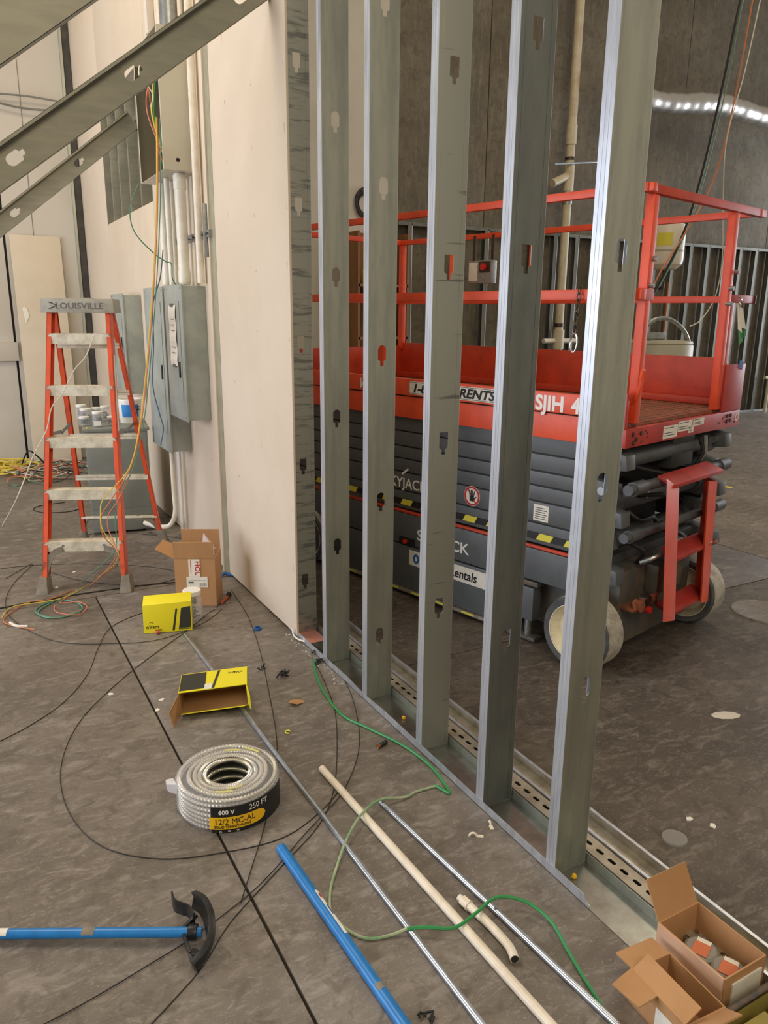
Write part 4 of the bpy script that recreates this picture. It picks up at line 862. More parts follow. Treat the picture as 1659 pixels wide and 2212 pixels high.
# bundle hanging from the off-white box to the floor coil
b0 = [Q(340, 255, 5.15), Q(341, 330, 4.90), Q(340, 470, 4.83), Q(331, 640, 4.80), Q(318, 800, 4.75), Q(304, 920, 4.68), Q(282, 1010, 4.56)]
wire('orange wire drooping from the box down past the ladder', b0 + [Q(240, 1080, 4.44), Q(219, 1115, 4.42), Q(222, 1155, 4.40), Q(248, 1185, 4.38), Q(257, 1210, 4.36), P(225, 1240, .01), P(120, 1290, .01), P(60, 1302, .006), P(15, 1330, .006), P(10, 1345, .006), P(45, 1355, .006), P(75, 1360, .006)], .0034, 'wire_org')
b1 = [p + Vector((.012, -.01, 0)) for p in b0]
wire('green wire drooping beside the orange one', b1 + [Q(262, 1060, 4.42), Q(249, 1120, 4.4), Q(252, 1170, 4.38), Q(240, 1200, 4.36), P(180, 1255, .01), P(125, 1300, .006)], .003, 'wire_teal')
b2 = [p + Vector((-.012, -.02, 0)) for p in b0]
wire('yellow wire drooping in a wide bow in front of the ladder', b2 + [Q(225, 1075, 4.40), Q(217, 1110, 4.36), Q(222, 1145, 4.34), Q(245, 1175, 4.32), Q(255, 1205, 4.30), P(225, 1238, .02), P(140, 1290, .012), P(30, 1310, .012), P(4, 1335, .01)], .003, 'wire_yel')
wire('pink wire in a tight bow by the ladder rail', b1[1:] + [Q(255, 1080, 4.38), Q(235, 1110, 4.36), Q(233, 1140, 4.34), Q(247, 1175, 4.3), Q(250, 1205, 4.3), P(200, 1260, .015), P(130, 1300, .012), P(170, 1300, .012), P(188, 1312, .012), P(165, 1328, .012), P(122, 1322, .012), P(118, 1308, .012)], .0028, 'wire_red')
wire('blue grey wire hanging across the middle electrical panel', [Q(352, 540, 4.82), Q(346, 600, 4.8), Q(330, 660, 4.8), Q(332, 740, 4.8), Q(330, 830, 4.8), Q(345, 895, 4.8), Q(353, 925, 4.8), Q(347, 962, 4.8)], .0034, 'wire_blue')
wire('thin green wire looping left from the box onto the panel top', [Q(300, 395, 4.86), Q(281, 450, 4.86), Q(290, 500, 4.86), Q(330, 545, 4.86), Q(358, 565, 4.86), Q(370, 570, 4.86), Q(372, 600, 4.88), Q(381, 616, 4.9)], .0034, 'wire_teal')
wire('frayed white wire hanging loose across the wall opening', [Q(315, 180, 4.7), Q(330, 205, 4.7), Q(325, 232, 4.7)], .003, 'wire_wht')
wire('clear thin wire curving down from the ladder steps', [Q(205, 720, 4.45), Q(185, 770, 4.45), Q(160, 800, 4.45), Q(135, 850, 4.45), Q(112, 880, 4.45), Q(100, 930, 4.45), Q(72, 985, 4.45), Q(55, 1030, 4.45), Q(30, 1090, 4.45), P(5, 1135, .3)], .003, 'wire_wht')
wire('pale pipe line high on the far left wall', [Q(-30, 200, 9.35), Q(60, 208, 9.35), Q(140, 222, 9.35)], .01, 'zinc_dull', 'pipe', 'pipe')
wire('grey flexible line below the other on the far left wall', [Q(-30, 215, 9.35), Q(30, 230, 9.35), Q(70, 236, 9.35), Q(125, 240, 9.35)], .012, 'zinc_dull', 'pipe', 'pipe')
# ================================================================== FLOOR WIRES
GB = 'black pull wires looping over the floor'
def fw(label, px, r=.0017, m='wire_blk', z=None, group=GB, name='pull_wire'):
    zz = r + .0002 if z is None else z
    return wire(label, [P(a, b, zz) for a, b in px], r, m, 'wire', name, group, k=10)
fw('black wire in the big ring left of the armoured cable coil', [(735, 1705), (690, 1755), (610, 1810), (480, 1842), (340, 1855), (215, 1825), (145, 1745), (133, 1650), (175, 1555), (260, 1470), (330, 1415), (400, 1365), (450, 1325), (500, 1285)])
fw('black wire crossing the bender head towards the lower left corner', [(60, 2230), (180, 2168), (320, 2085), (430, 2015), (560, 1912), (660, 1800), (740, 1710), (775, 1620), (770, 1540), (745, 1470), (700, 1410), (655, 1380)], z=.004)
fw('black wire curving round the right of the bender head', [(310, 2230), (380, 2155), (440, 2085), (500, 1990), (600, 1880), (690, 1780), (722, 1700), (728, 1600), (722, 1530), (700, 1470), (675, 1420)])
fw('black wire running beside the coil from the cardboard box', [(500, 1275), (535, 1330), (560, 1400), (582, 1500), (597, 1590), (596, 1650), (575, 1770), (545, 1870), (520, 1950)], z=.0028)
fw('black wire entering at the left edge below the ladder', [(-20, 1610), (60, 1570), (140, 1515), (190, 1455), (212, 1400), (240, 1355), (305, 1325), (400, 1300), (470, 1290)])
fw('black wire straight across in front of the ladder feet', [(-20, 1318), (100, 1295), (250, 1272), (380, 1258), (480, 1262)], .004)
fw('black wire behind the ladder front feet', [(-20, 1232), (60, 1222), (180, 1218), (330, 1225), (420, 1245)])
fw('black wire sweeping from ladder left foot to the cardboard box', [(12, 1250), (70, 1218), (30, 1260), (12, 1300), (30, 1340), (120, 1385), (250, 1390), (350, 1380), (440, 1345), (480, 1315)], z=.0035)
fw('black wire under the ladder running to the boxes', [(105, 1235), (170, 1253), (240, 1262), (330, 1262), (440, 1235), (470, 1238)], z=.003)
fw('black wire arching behind the ladder rear feet', [(150, 1170), (220, 1150), (320, 1155), (420, 1168), (460, 1185), (490, 1235)])
fw('loose black loop on the floor left of the transformer', [(140, 1085), (90, 1092), (72, 1100), (95, 1107), (150, 1105), (180, 1095)], .0035)
fw('coiled green and white wire ring by the ladder foot', [(118, 1298), (85, 1318), (88, 1330), (120, 1335), (165, 1325), (178, 1312), (160, 1300), (120, 1297), (82, 1312), (80, 1325), (110, 1334)], .0045, 'wire_teal', .006, None, 'wire')
bt = MB().tube(smooth([P(22, 1345, .008), P(35, 1352, .008), P(60, 1353, .008)], 5), .008, 8).build('taped_wire_end', 'wire_wht'); tag(rebase(bt, P(40, 1350)), 'white taped end of the wire bundle on the floor', 'wire end')
GG = 'green wires along the stud track'
wire('bright green wire curving along the track to its pale tip', [P(678, 1425, .006), P(683, 1455, .006), P(700, 1495, .006), P(740, 1545, .006), P(800, 1575, .006), P(870, 1610, .006), P(925, 1650, .006), P(955, 1685, .006), P(971, 1712, .006), P(960, 1708, .006), P(938, 1696, .006)], .0055, 'wire_grn', group=GG)
wire('pale streaked green wire lying over the conduits', [P(945, 1697, .006), P(900, 1710, .006), P(875, 1722, .008), P(820, 1728, .028), P(780, 1760, .03), P(750, 1810, .02), P(728, 1870, .008), P(714, 1920, .006), P(713, 1965, .006), P(725, 1985, .006), P(760, 2015, .006), P(800, 2028, .006), P(850, 2018, .008), P(880, 2005, .02)], .0045, 'wire_grnw', group=GG)
wire('bright green wire arching over the white conduits at the bottom', [P(880, 2006, .02), P(920, 2003, .028), P(980, 2004, .03), P(1025, 1975, .035), P(1060, 1945, .04), P(1090, 1937, .04), P(1140, 1950, .03), P(1190, 1990, .02), P(1225, 2050, .008), P(1260, 2110, .006), P(1300, 2175, .006), P(1335, 2235, .006)], .005, 'wire_grn', group=GG)
# yellow cords and wire heap at the far left
fc = MB(); rnd = random.Random(3)
for i in range(9):
    c = P(10 + rnd.uniform(-20, 30), 1018 + rnd.uniform(-6, 6)); pts = []
    for k in range(9):
        a = k * .8 + rnd.random() * 6 * .1; pts.append(c + Vector((math.cos(a) * rnd.uniform(.08, .28), math.sin(a) * rnd.uniform(.1, .4), .01 + rnd.random() * .07)))
    fc.tube(smooth(pts, 5), .009, 6)
fc.tube(smooth([P(20, 1020, .02), P(55, 1032, .01), P(75, 1028, .01), P(95, 1022, .01)], 6), .008, 6)
fc = fc.build('cord_heap', 'wire_yel'); tag(rebase(fc, P(10, 1018)), 'tangled yellow cord on the floor at the far left edge', 'cord', kind='stuff')
wires_ = [('wire_blk', 'dark'), ('wire_teal', 'green'), ('wire_wht', 'white'), ('wire_red', 'pinkish')]
for j, (mm, nm) in enumerate(wires_):
    fc = MB()
    for i in range(5):
        c = P(125 + rnd.uniform(-50, 40), 1022 + rnd.uniform(-8, 14)); pts = []
        for k in range(8):
            a = k * .7 + rnd.random(); pts.append(c + Vector((math.cos(a) * rnd.uniform(.1, .4), math.sin(a) * rnd.uniform(.1, .5), .006 + rnd.random() * .09)))
        fc.tube(smooth(pts, 5), .004, 5)
    fc = fc.build('wire_heap', mm); tag(rebase(fc, P(125, 1012)), nm + ' strands in the wire heap behind the ladder', 'wires', 'wire scraps behind the ladder', 'stuff')
wire('black cable standing up in an arch beside the heap', [P(45, 1010, .01), Q(60, 975, 8.6), Q(80, 985, 8.6), P(100, 1005, .01)], .008, 'wire_blk', 'cable', 'cable')

# ================================================================== CARTONS
def carton(name, label, loc, rz, w, d, h, flaps, m='card', mi='card_in', cat='box', base=True, lean=None):
    """open box: origin at the base centre; flaps: list of (side, length, angle outwards from straight up)"""
    t = thing(name, label, cat, loc, rz); th = .004
    MB().box(-w / 2, w / 2, -d / 2, -d / 2 + th, 0, h).build('front_panel', m, t); MB().box(-w / 2, w / 2, d / 2 - th, d / 2, 0, h).build('back_panel', m, t)
    MB().box(-w / 2, -w / 2 + th, -d / 2 + th, d / 2 - th, 0, h).build('left_panel', m, t); MB().box(w / 2 - th, w / 2, -d / 2 + th, d / 2 - th, 0, h).build('right_panel', m, t)
    MB().box(-w / 2 + th, w / 2 - th, -d / 2 + th, d / 2 - th, 0.001, th).build('bottom_panel', mi, t)
    for side, ln, an in flaps:
        an = R(an); s, c = math.sin(an) * ln, math.cos(an) * ln; e = .004; k = .003
        if side == 'front': a, b, o = Vector((-w / 2 + k, -d / 2, h)), Vector((w / 2 - k, -d / 2, h)), Vector((0, -s, c))
        if side == 'back': a, b, o = Vector((w / 2 - k, d / 2, h)), Vector((-w / 2 + k, d / 2, h)), Vector((0, s, c))
        if side == 'left': a, b, o = Vector((-w / 2, d / 2 - k, h)), Vector((-w / 2, -d / 2 + k, h)), Vector((-s, 0, c))
        if side == 'right': a, b, o = Vector((w / 2, -d / 2 + k, h)), Vector((w / 2, d / 2 - k, h)), Vector((s, 0, c))
        MB().quad(a, b, b + o, a + o, .004).build('flap', m, t)
    return t
# tall carton by the wall
c1 = carton('cardboard_box', 'tall open brown cardboard carton standing by the drywall', (1.125, 4.265, 0), R(-27), .232, .2, .29, [('front', .11, 14), ('back', .12, -4), ('left', .12, 62)])
tp_ = MB().box(-.035, .03, -.1035, -.1005, .18, .285).build('packing_tape', 'white_label', c1)
text('HOL', .042, 'red_print', tp_, face((.002, -.1037, .275), (0, 0, -1), (1, 0, 0)), bold=.02); text('IDAY', .02, 'red_print', tp_, face((-.02, -.1037, .275), (0, 0, -1), (1, 0, 0)), bold=.0) if False else None
MB().beam((-.022, -.1039, .28), (-.022, -.1039, .20), .003, .0006, up=(0, 1, 0)).build('tape_print', 'red_print', tp_)
sl = MB().box(-.05, .07, -.1035, -.1005, .115, .178).build('shipping_label', 'white_label', c1)
bc = MB()
for i in range(10): bc.box(.025 + i * .004, .027 + i * .004 - .0006 * (i % 3), -.104, -.1036, .12, .142)
bc.box(-.04, .06, -.104, -.1036, .155, .158).box(-.04, -.01, -.104, -.1036, .14, .15); bc.build('print', 'label_text', sl)
MB().quad((.02, .02, .30), (.11, -.05, .29), (.10, -.03, .33), (.03, .04, .40), .001).quad((.03, .04, .40), (.10, -.03, .33), (.11, .0, .31), (.06, .05, .36), .001).build('plastic_bag', 'film', c1)
# closed yellow carton
y1 = thing('yellow_carton', 'closed bright yellow carton with black stripes on the floor', 'box', (.852, 3.908, 0), R(-17))
bb = MB().hexa([(-.125, -.04, .002), (.125, -.04, .002), (.125, .055, .002), (-.125, .055, .002)], [(-.125, -.028, .155), (.125, -.028, .165), (.125, .06, .185), (-.125, .06, .178)]).build('carton', 'yellow', y1, bevel=.002)
def fr(x, z, o=.0008): return Vector((x, -.04 + .012 * z / .16 - o, z))
MB().hexa([fr(.055, .012), fr(.12, .012), fr(.12, .012, -.0005), fr(.055, .012, -.0005)], [fr(.072, .13), fr(.12, .138), fr(.12, .138, -.0005), fr(.072, .13, -.0005)]).build('dark_block', 'slate', y1)
MB().hexa([fr(.022, .008), fr(.034, .008), fr(.034, .008, -.0005), fr(.022, .008, -.0005)], [fr(.043, .128), fr(.053, .128), fr(.053, .128, -.0005), fr(.043, .128, -.0005)]).build('dark_stripe', 'slate', y1)
TF = face(fr(-.112, .026, .001), (1, 0, 0), Vector((0, .012, .16)))
text('nVent', .028, 'black', bb, TF, bold=.004); text('CADDY', .010, 'black', bb, face(fr(-.066, .014, .001), (1, 0, 0), Vector((0, .012, .16))), bold=.02)
text('nvent.com/caddy', .0085, 'yellow', bb, face(fr(.062, .016, .0014), (1, 0, 0), Vector((0, .012, .16))))
tq = MB()
for a in range(6): t = R(30 * a + 15); tq.beam(fr(-.085 + .006 * math.cos(t), .053 + .006 * math.sin(t), .001), fr(-.085 + .011 * math.cos(t), .053 + .011 * math.sin(t), .001), .0018, .0005, up=(0, 1, 0))
tq.build('sunburst_mark', 'black', bb)['kind'] = 'stuff'
jar(1.01, 4.0, 0.0005, .054, .17, 'tall clear jar full of metal clips beside the yellow carton', .72, 0.3)
# open yellow carton lying on its side
y2 = thing('yellow_carton', 'opened yellow carton lying on its side, brown inside showing', 'box', (.812, 2.93, .013), rot=(0, R(-4), R(-19)))
W2, D2, H2 = .285, .17, .095; th = .003
MB().box(-W2 / 2, W2 / 2, 0, D2, H2, H2 + th).build('top_panel', 'yellow', y2); MB().box(-W2 / 2, W2 / 2, 0, D2, 0.001, th).build('bottom_panel', 'card_in', y2)
MB().box(-W2 / 2, W2 / 2, D2 - th, D2, th, H2).build('back_panel', 'card_in', y2); MB().box(-W2 / 2, -W2 / 2 + th, 0, D2 - th, th, H2).build('left_panel', 'card_in', y2)
MB().box(W2 / 2 - th, W2 / 2, 0, D2 - th, th, H2).build('right_panel_inner', 'card_in', y2); rp_ = MB().box(W2 / 2 + .0002, W2 / 2 + th, -.0, D2, .001, H2 + th).build('right_panel', 'yellow', y2)
MB().hexa([(W2 / 2 + .0032, .05, .055), (W2 / 2 + .0032, .165, .055), (W2 / 2 + .0036, .165, .055), (W2 / 2 + .0036, .05, .055)], [(W2 / 2 + .0032, .0, .096), (W2 / 2 + .0032, .165, .096), (W2 / 2 + .0036, .165, .096), (W2 / 2 + .0036, .0, .096)]).build('dark_block', 'slate', rp_)
MB().quad((-W2 / 2, 0, .001), (-W2 / 2, 0, H2), (-W2 / 2 - .035, -.10, H2 - .03), (-W2 / 2 - .02, -.115, .001), .003).build('flap', 'card_in', y2)
MB().quad((W2 / 2, 0, .001), (W2 / 2 + .012, -.06, .005), (W2 / 2 + .012, -.055, H2 - .03), (W2 / 2, 0, H2), .003).build('flap', 'yellow', y2)
MB().quad((-W2 / 2 + .005, 0, .001), (W2 / 2 - .005, 0, .001), (W2 / 2 - .015, -.045, .022), (-W2 / 2 + .005, -.045, .022), .003).build('bottom_lip', 'yellow', y2)
tpn = MB().box(-W2 / 2 + .002, -W2 / 2 + .11, .012, D2 - .006, H2 + th + .0002, H2 + th + .0008).build('dark_block', 'slate', y2)
MB().hexa([(-.005, .004, H2 + .0032), (.006, .004, H2 + .0032), (.028, D2 - .005, H2 + .0032), (.017, D2 - .005, H2 + .0032)], [(-.005, .004, H2 + .0039), (.006, .004, H2 + .0039), (.028, D2 - .005, H2 + .0039), (.017, D2 - .005, H2 + .0039)]).build('dark_stripe', 'slate', y2)
text('nVent', .026, 'black', y2, face((.125, .135, H2 + .0034), (-1, 0, 0), (0, -1, 0)), bold=.004)
MB().box(-.035, -.005, .0, .05, H2 + .0034, H2 + .0042).build('packing_tape', 'white_label', y2)
# cartons at the bottom right
cA = carton('cardboard_box', 'open brown carton on the track end, with round containers inside', (1.530, 1.005, .0045), R(0), .155, .205, .115, [('back', .105, 30), ('left', .03, 178)], 'card')
MB().box(-.0815, -.0777, -.10, .10, .002, .116).build('outer_flap', 'card_pink', cA)
MB().box(-.05, .06, -.1075, -.1030, .02, .09).build('paper_label', 'white_label', cA)
for i, (x, y, z, s) in enumerate(((1.535, 1.03, .012, 'farther'), (1.545, .955, .010, 'nearer'))):
    c = thing('round_container', s + ' round clear container with an orange label in the carton', 'container', (x, y, z), .4, 'round containers in the carton')
    MB().lathe([(0, 0), (.038, 0), (.042, .004), (.042, .05), (.036, .055), (0, .056)], 24).build('tub', 'lidclear', c)
    MB().box(-.03, .015, -.02, .02, .0565, .0575).build('orange_label', mat('orange_label', (206, 116, 78), .6), c); MB().box(.0155, .03, -.018, .018, .0565, .0575).build('white_label', 'white_label', c)
cB = carton('cardboard_box', 'half-open brown carton left of the one holding containers', (1.352, .955, .0012), R(-4), .125, .175, .098, [('back', .06, 95), ('front', .05, 60), ('left', .055, -60)], 'card')
MB().quad((-.064, .0, .098), (-.064, .088, .098), (-.135, .075, .092), (-.12, .0, .09), .004).build('flap', 'card', cB)
MB().quad((-.0635, -.06, .02), (-.0635, -.0, .02), (-.0635, .0, .07), (-.0635, -.06, .07), -.001).build('paper_label', 'white_label', cB)
cC = thing('parts_bin', 'olive yellow parts bin with a dark rim in the bottom right corner', 'bin', (1.50, .775, 0), R(0))
MB().box(-.20, .20, -.12, .085, .002, .012).build('bin_floor', 'crate', cC)
for x0, x1, y0, y1 in ((-.20, .20, .078, .085), (-.20, .20, -.12, -.113), (-.20, -.193, -.113, .078), (.193, .20, -.113, .078)): MB().box(x0, x1, y0, y1, .012, .085).build('bin_wall', 'crate', cC)
MB().box(-.206, .206, .074, .091, .086, .095).build('rim', 'chrome_dark', cC, bevel=.002); MB().box(-.206, .206, -.126, -.109, .086, .095).build('rim', 'chrome_dark', cC, bevel=.002)
MB().quad((-.15, -.05, .05), (.0, -.06, .06), (.0, .05, .075), (-.12, .06, .06), .003).quad((.02, -.04, .05), (.15, -.02, .06), (.17, .06, .07), (.03, .05, .06), .003).build('yellow_board', 'crate', cC)

# ================================================================== ARMOURED CABLE COIL
co = thing('cable_coil', 'shrink-wrapped coil of ribbed metal-armoured cable with black label', 'cable coil', (.672, 2.305, 0))
RO, RI, HC, rr = .172, .070, .118, .0082
def ring(rad, z, ph=0.0, n=160, nm='cable_turn'):
    b = MB(); b.tube([((rad + .0015 * math.sin(3 * 2 * math.pi * i / n + ph)) * math.cos(2 * math.pi * i / n), (rad + .0015 * math.sin(3 * 2 * math.pi * i / n + ph)) * math.sin(2 * math.pi * i / n), z + .0015 * math.sin(2 * 2 * math.pi * i / n + ph)) for i in range(n)], rr, 8, True, rf=lambda i: rr if i % 2 else rr * .62)
    return b.build(nm, 'mc', co)
nz = 7
for k in range(nz): ring(RO - rr, .009 + k * .0172, k)
for k in range(4): ring(RI + rr, .012 + k * .0330, k * 1.3)
MB().lathe([(RI + rr * 1.4, .001), (RI + rr * 1.4, .116)], 40).build('inner_paper', 'black', co)
MB().lathe([(0, .0006), (RI + .008, .0006)], 32).build('coil_hole_shade', 'black_in', co)  # black disc painting the shade at the bottom of the coil hole
for j, q in enumerate((.156 - .018 * i for i in range(1, 5))): ring(q - .006, .009 + 6 * .0172 - .002 * (j % 2), j * 2.1)
o = MB().lathe([(RI + .012, .004), (RO - .012, .004), (RO - .012, .088), (RI + .012, .088), (RI + .012, .004)], 40).build('inner_turns', 'chrome_dark', co)
for a0, q in ((-2.2, .126), (-1.9, .110), (.9, .126), (.4, .145)):
    MB().tube([(q * math.cos(a0 + i * .05), q * math.sin(a0 + i * .05), .1205 + .001) for i in range(10)], .0035, 6).build('yellow_marking', 'hazy', co)
rim_ = MB(); prof = [(RI + .012, .122), (RI + .018, .126), (.12, .127), (RO - .01, .125), (RO + .0035, .114), (RO + .005, .06), (RO + .004, .012), (RO - .006, .0015)]
rim_.lathe(prof, 60)
for v in rim_.bm.verts:
    a = math.atan2(v.co.y, v.co.x); f = 1 + .012 * math.sin(7 * a + v.co.z * 60) + .008 * math.sin(17 * a + v.co.z * 25); v.co.x *= f; v.co.y *= f
sw = rim_.build('shrink_wrap', 'film', co, sharp=60); sw['label'] = 'clear shrink film'
MB().hexa([(-.172, .03, .06), (-.172, .07, .06), (-.195, .08, .065), (-.195, .06, .06)], [(-.168, .03, .10), (-.172, .07, .105), (-.198, .078, .10), (-.20, .055, .095)]).build('film_tail', mat('film_bunched', (224, 222, 226), .3, alpha=.75), co, bevel=.004)
def wrap(a0, a1, z0, z1, rad, m, nm, n=16, par=co):
    b = MB(); prev = None
    for i in range(n):
        p, q = R(a0 + (a1 - a0) * i / n), R(a0 + (a1 - a0) * (i + 1) / n)
        b.hexa([(rad * math.cos(p), rad * math.sin(p), z0), (rad * math.cos(q), rad * math.sin(q), z0), ((rad + .0006) * math.cos(q), (rad + .0006) * math.sin(q), z0), ((rad + .0006) * math.cos(p), (rad + .0006) * math.sin(p), z0)],
               [(rad * math.cos(p), rad * math.sin(p), z1), (rad * math.cos(q), rad * math.sin(q), z1), ((rad + .0006) * math.cos(q), (rad + .0006) * math.sin(q), z1), ((rad + .0006) * math.cos(p), (rad + .0006) * math.sin(p), z1)])
    return b.build(nm, m, par)
lbl = wrap(-126, -32, .004, .100, RO + .0075, 'black', 'paper_band'); lbl['label'] = 'black printed paper band'
o = MB(); a0, a1 = -128, -66; n = 24; pr = []
yl = MB()
for i in range(n):
    f0, f1 = i / n, (i + 1) / n; p, q = R(a0 + (a1 - a0) * f0), R(a0 + (a1 - a0) * f1)
    def hh_(f): return .022 * math.sqrt(max(0, 1 - max(0, (f - .8) / .2) ** 2)) + .0005
    r0, r1 = RO + .0083, RO + .0089; z = .040
    yl.hexa([(r0 * math.cos(p), r0 * math.sin(p), z - hh_(f0)), (r0 * math.cos(q), r0 * math.sin(q), z - hh_(f1)), (r1 * math.cos(q), r1 * math.sin(q), z - hh_(f1)), (r1 * math.cos(p), r1 * math.sin(p), z - hh_(f0))],
            [(r0 * math.cos(p), r0 * math.sin(p), z + hh_(f0)), (r0 * math.cos(q), r0 * math.sin(q), z + hh_(f1)), (r1 * math.cos(q), r1 * math.sin(q), z + hh_(f1)), (r1 * math.cos(p), r1 * math.sin(p), z + hh_(f0))])
yl = yl.build('yellow_panel', 'label_yel', lbl)
def ctext(s, size, m, ang, z, bold=.02, sx=1.0):
    o = text(s, size, m, lbl, None, bold=bold, bend=(RO + .0096, R(ang)), th=.0003, sx=sx); o.data.transform(Matrix.Translation((0, 0, z)))
ctext('12/2 MC-AL', .030, 'black', -123, .036, .0, .92); ctext('SOLID THHN/THWN-2', .0135, 'black', -123, .0225, .02, .9); ctext('250 FT', .028, 'white', -86, .074, .0, .9); ctext('600 V', .022, 'white', -118, .074, .02)
for a in (-118, -109, -100):
    q = R(a); ctext('UL', .008, 'white', a, .0085)
    
# ================================================================== PIPES AND TOOLS ON THE FLOOR
def pipe(name, label, a, c, r, m, inner='black_in', group=None, cat='pipe'):
    a, c = Vector(a), Vector(c); t = thing(name, label, cat, a, 0, group); d = c - a
    u = d.normalized()
    MB().cyl((0, 0, 0), d, r, 24, hollow=r * .86).build('tube', m, t)
    MB().cyl(u * .012, u * .014, r * .855, 16).build('dark_bore', inner, t)
    return t, u, d.length
GP = 'long pipes lying parallel on the floor'
a, c = P(400, 1370, .0095), P(1050, 2225, .0095); c = a + (c - a) * 1.1
pipe('conduit', 'long steel conduit running from the yellow carton to the bottom edge', a, c, .0095, 'zinc', group=GP)
a, c = P(695, 1660, .0135), P(1195, 2220, .0135); c = a + (c - a) * 1.15
pipe('conduit', 'long cream-white conduit in the middle of the parallel pipes', a, c, .0135, 'cream_pipe', group=GP)
a, c = P(822, 1732, .0095), P(1335, 2216, .0095); c = a + (c - a) * 1.15
pipe('conduit', 'steel conduit nearest the stud track', a, c, .0095, 'zinc', group=GP)
eb = thing('conduit_elbow', 'short cream conduit piece with a fitting and a bent open end', 'conduit', P(1000, 1945, 0))
o = P(1000, 1945, 0)
ep = smooth([P(x, y, .0145) - o for x, y in ((1005, 1950), (1050, 1990), (1075, 2016))] + [P(1092, 2035, .0145) - o, P(1103, 2050, .0155) - o, P(1112, 2072, .018) - o], 6)
MB().tube(ep, .0125, 16).build('tube', 'cream_pipe', eb)
d = (ep[-1] - ep[-2]).normalized(); MB().cyl(ep[-1] + d * .0003, ep[-1] + d * .001, .0105, 16).build('dark_bore', 'black_in', eb)
u = (ep[1] - ep[0]).normalized(); MB().cyl(ep[0] - u * .012, ep[0] + u * .012, .0155, 6).cyl(ep[0] + u * .013, ep[0] + u * .017, .016, 16).build('coupling_nut', 'cream_pipe', eb); MB().cyl(ep[0] - u * .026, ep[0] - u * .012, .0105, 12).build('threaded_end', 'pvc', eb)
# blue pipes
a, c = P(607, 1832, .017), P(880, 2225, .017); c = a + (c - a) * 1.12
t, u, L = pipe('bender_handle', 'bright blue steel pipe handle lying towards the bottom edge', a, c, .0165, 'blue_pipe', cat='pipe')
MB().cyl((0, 0, 0), -u * .006, .0165, 20, r2=.012).build('end_cap', 'blue_pipe', t)
def pipelabel(t, u, r, s0, s1, ang0, ang1, m, nm):
    side = u.cross(Vector((0, 0, 1))).normalized(); up = side.cross(u); b = MB(); n = 6
    for i in range(n):
        p, q = R(ang0 + (ang1 - ang0) * i / n), R(ang0 + (ang1 - ang0) * (i + 1) / n); f = lambda a_, rr_: side * math.cos(a_) * rr_ + up * math.sin(a_) * rr_
        b.hexa([u * s0 + f(p, r), u * s0 + f(q, r), u * s0 + f(q, r + .0004), u * s0 + f(p, r + .0004)], [u * s1 + f(p, r), u * s1 + f(q, r), u * s1 + f(q, r + .0004), u * s1 + f(p, r + .0004)])
    return b.build(nm, m, t)
sl_ = (P(688, 1950, .03) - P(607, 1832, .017)).length
pipelabel(t, u, .0166, .235, .42, 100, 150, 'white_label', 'paper_sticker')
pipelabel(t, u, .0168, .25, .27, 112, 140, 'red_print', 'print'); pipelabel(t, u, .0168, .30, .34, 115, 138, 'purple', 'print')
pipelabel(t, u, .0166, .60, .622, 55, 125, 'rubber_grey', 'worn_patch')
bh = thing('conduit_bender', 'conduit bender with a blue handle and black hooked head', 'pipe bender', P(415, 2014, 0))
o = P(415, 2014, 0); hb = P(-60, 2018, .022) - o; ha = P(436, 2013, .028) - o; u = (hb - ha).normalized()
MB().cyl(ha, hb + u * .25, .0135, 24).build('handle', 'blue_pipe', bh)
pr_ = thing('x', 'x', 'x'); bpy.data.objects.remove(pr_)
hd_ = bpy.data.objects['conduit_bender']
side = u.cross(Vector((0, 0, 1))).normalized()
def hl(s0, s1, m, nm):
    b = MB(); 
    for i in range(10):
        p, q = R(20 + 14 * i), R(20 + 14 * (i + 1)); f = lambda a_, rr_: side * math.cos(a_) * rr_ + Vector((0, 0, 1)) * math.sin(a_) * rr_
        b.hexa([ha + u * s0 + f(p, .0136), ha + u * s0 + f(q, .0136), ha + u * s0 + f(q, .0141), ha + u * s0 + f(p, .0141)], [ha + u * s1 + f(p, .0136), ha + u * s1 + f(q, .0136), ha + u * s1 + f(q, .0141), ha + u * s1 + f(p, .0141)])
    return b.build(nm, m, bh)
dd_ = lambda px: (P(px, 2014, .028) - o - ha).length
w1 = hl(dd_(205), dd_(178), 'rubber_grey', 'worn_patch'); hl(dd_(17), dd_(-15), 'white_label', 'paper_sticker')
# head: curved shoe standing behind the handle end, hook and socket
def hp(px, py, z): return P(px, py, z) - o
MB().cyl(ha + u * .012, ha + u * .036, .021, 20).build('socket', 'iron', bh, bevel=.002)
sho = smooth([hp(420, 1940, .05), hp(442, 1955, .058), hp(456, 1990, .056), hp(455, 2030, .045), hp(440, 2065, .03), hp(420, 2090, .018)], 8)
b = MB()
wid = []
n = len(sho); L_ = []
for i, p in enumerate(sho):
    d = (sho[min(i + 1, n - 1)] - sho[max(i - 1, 0)]).normalized(); sdv = d.cross(Vector((.2, -.1, 1))).normalized(); upv = sdv.cross(d)
    L_.append([p - sdv * .006 + upv * .022, p + sdv * .012 + upv * .022, p + sdv * .004 + upv * .006, p + sdv * .012 - upv * .026, p - sdv * .006 - upv * .026, p - sdv * .010])
vv = [[b.bm.verts.new(c) for c in s_] for s_ in L_]
for A_, B_ in zip(vv, vv[1:]):
    for i in range(6): b.bm.faces.new([A_[i], A_[(i + 1) % 6], B_[(i + 1) % 6], B_[i]])
b.bm.faces.new(vv[0][::-1]); b.bm.faces.new(vv[-1])
b.build('curved_shoe', 'iron', bh, bevel=.0015)
hk = smooth([hp(420, 1985, .05), hp(408, 1968, .052), hp(392, 1962, .05), hp(378, 1955, .046), hp(372, 1938, .044)], 5); b = MB()
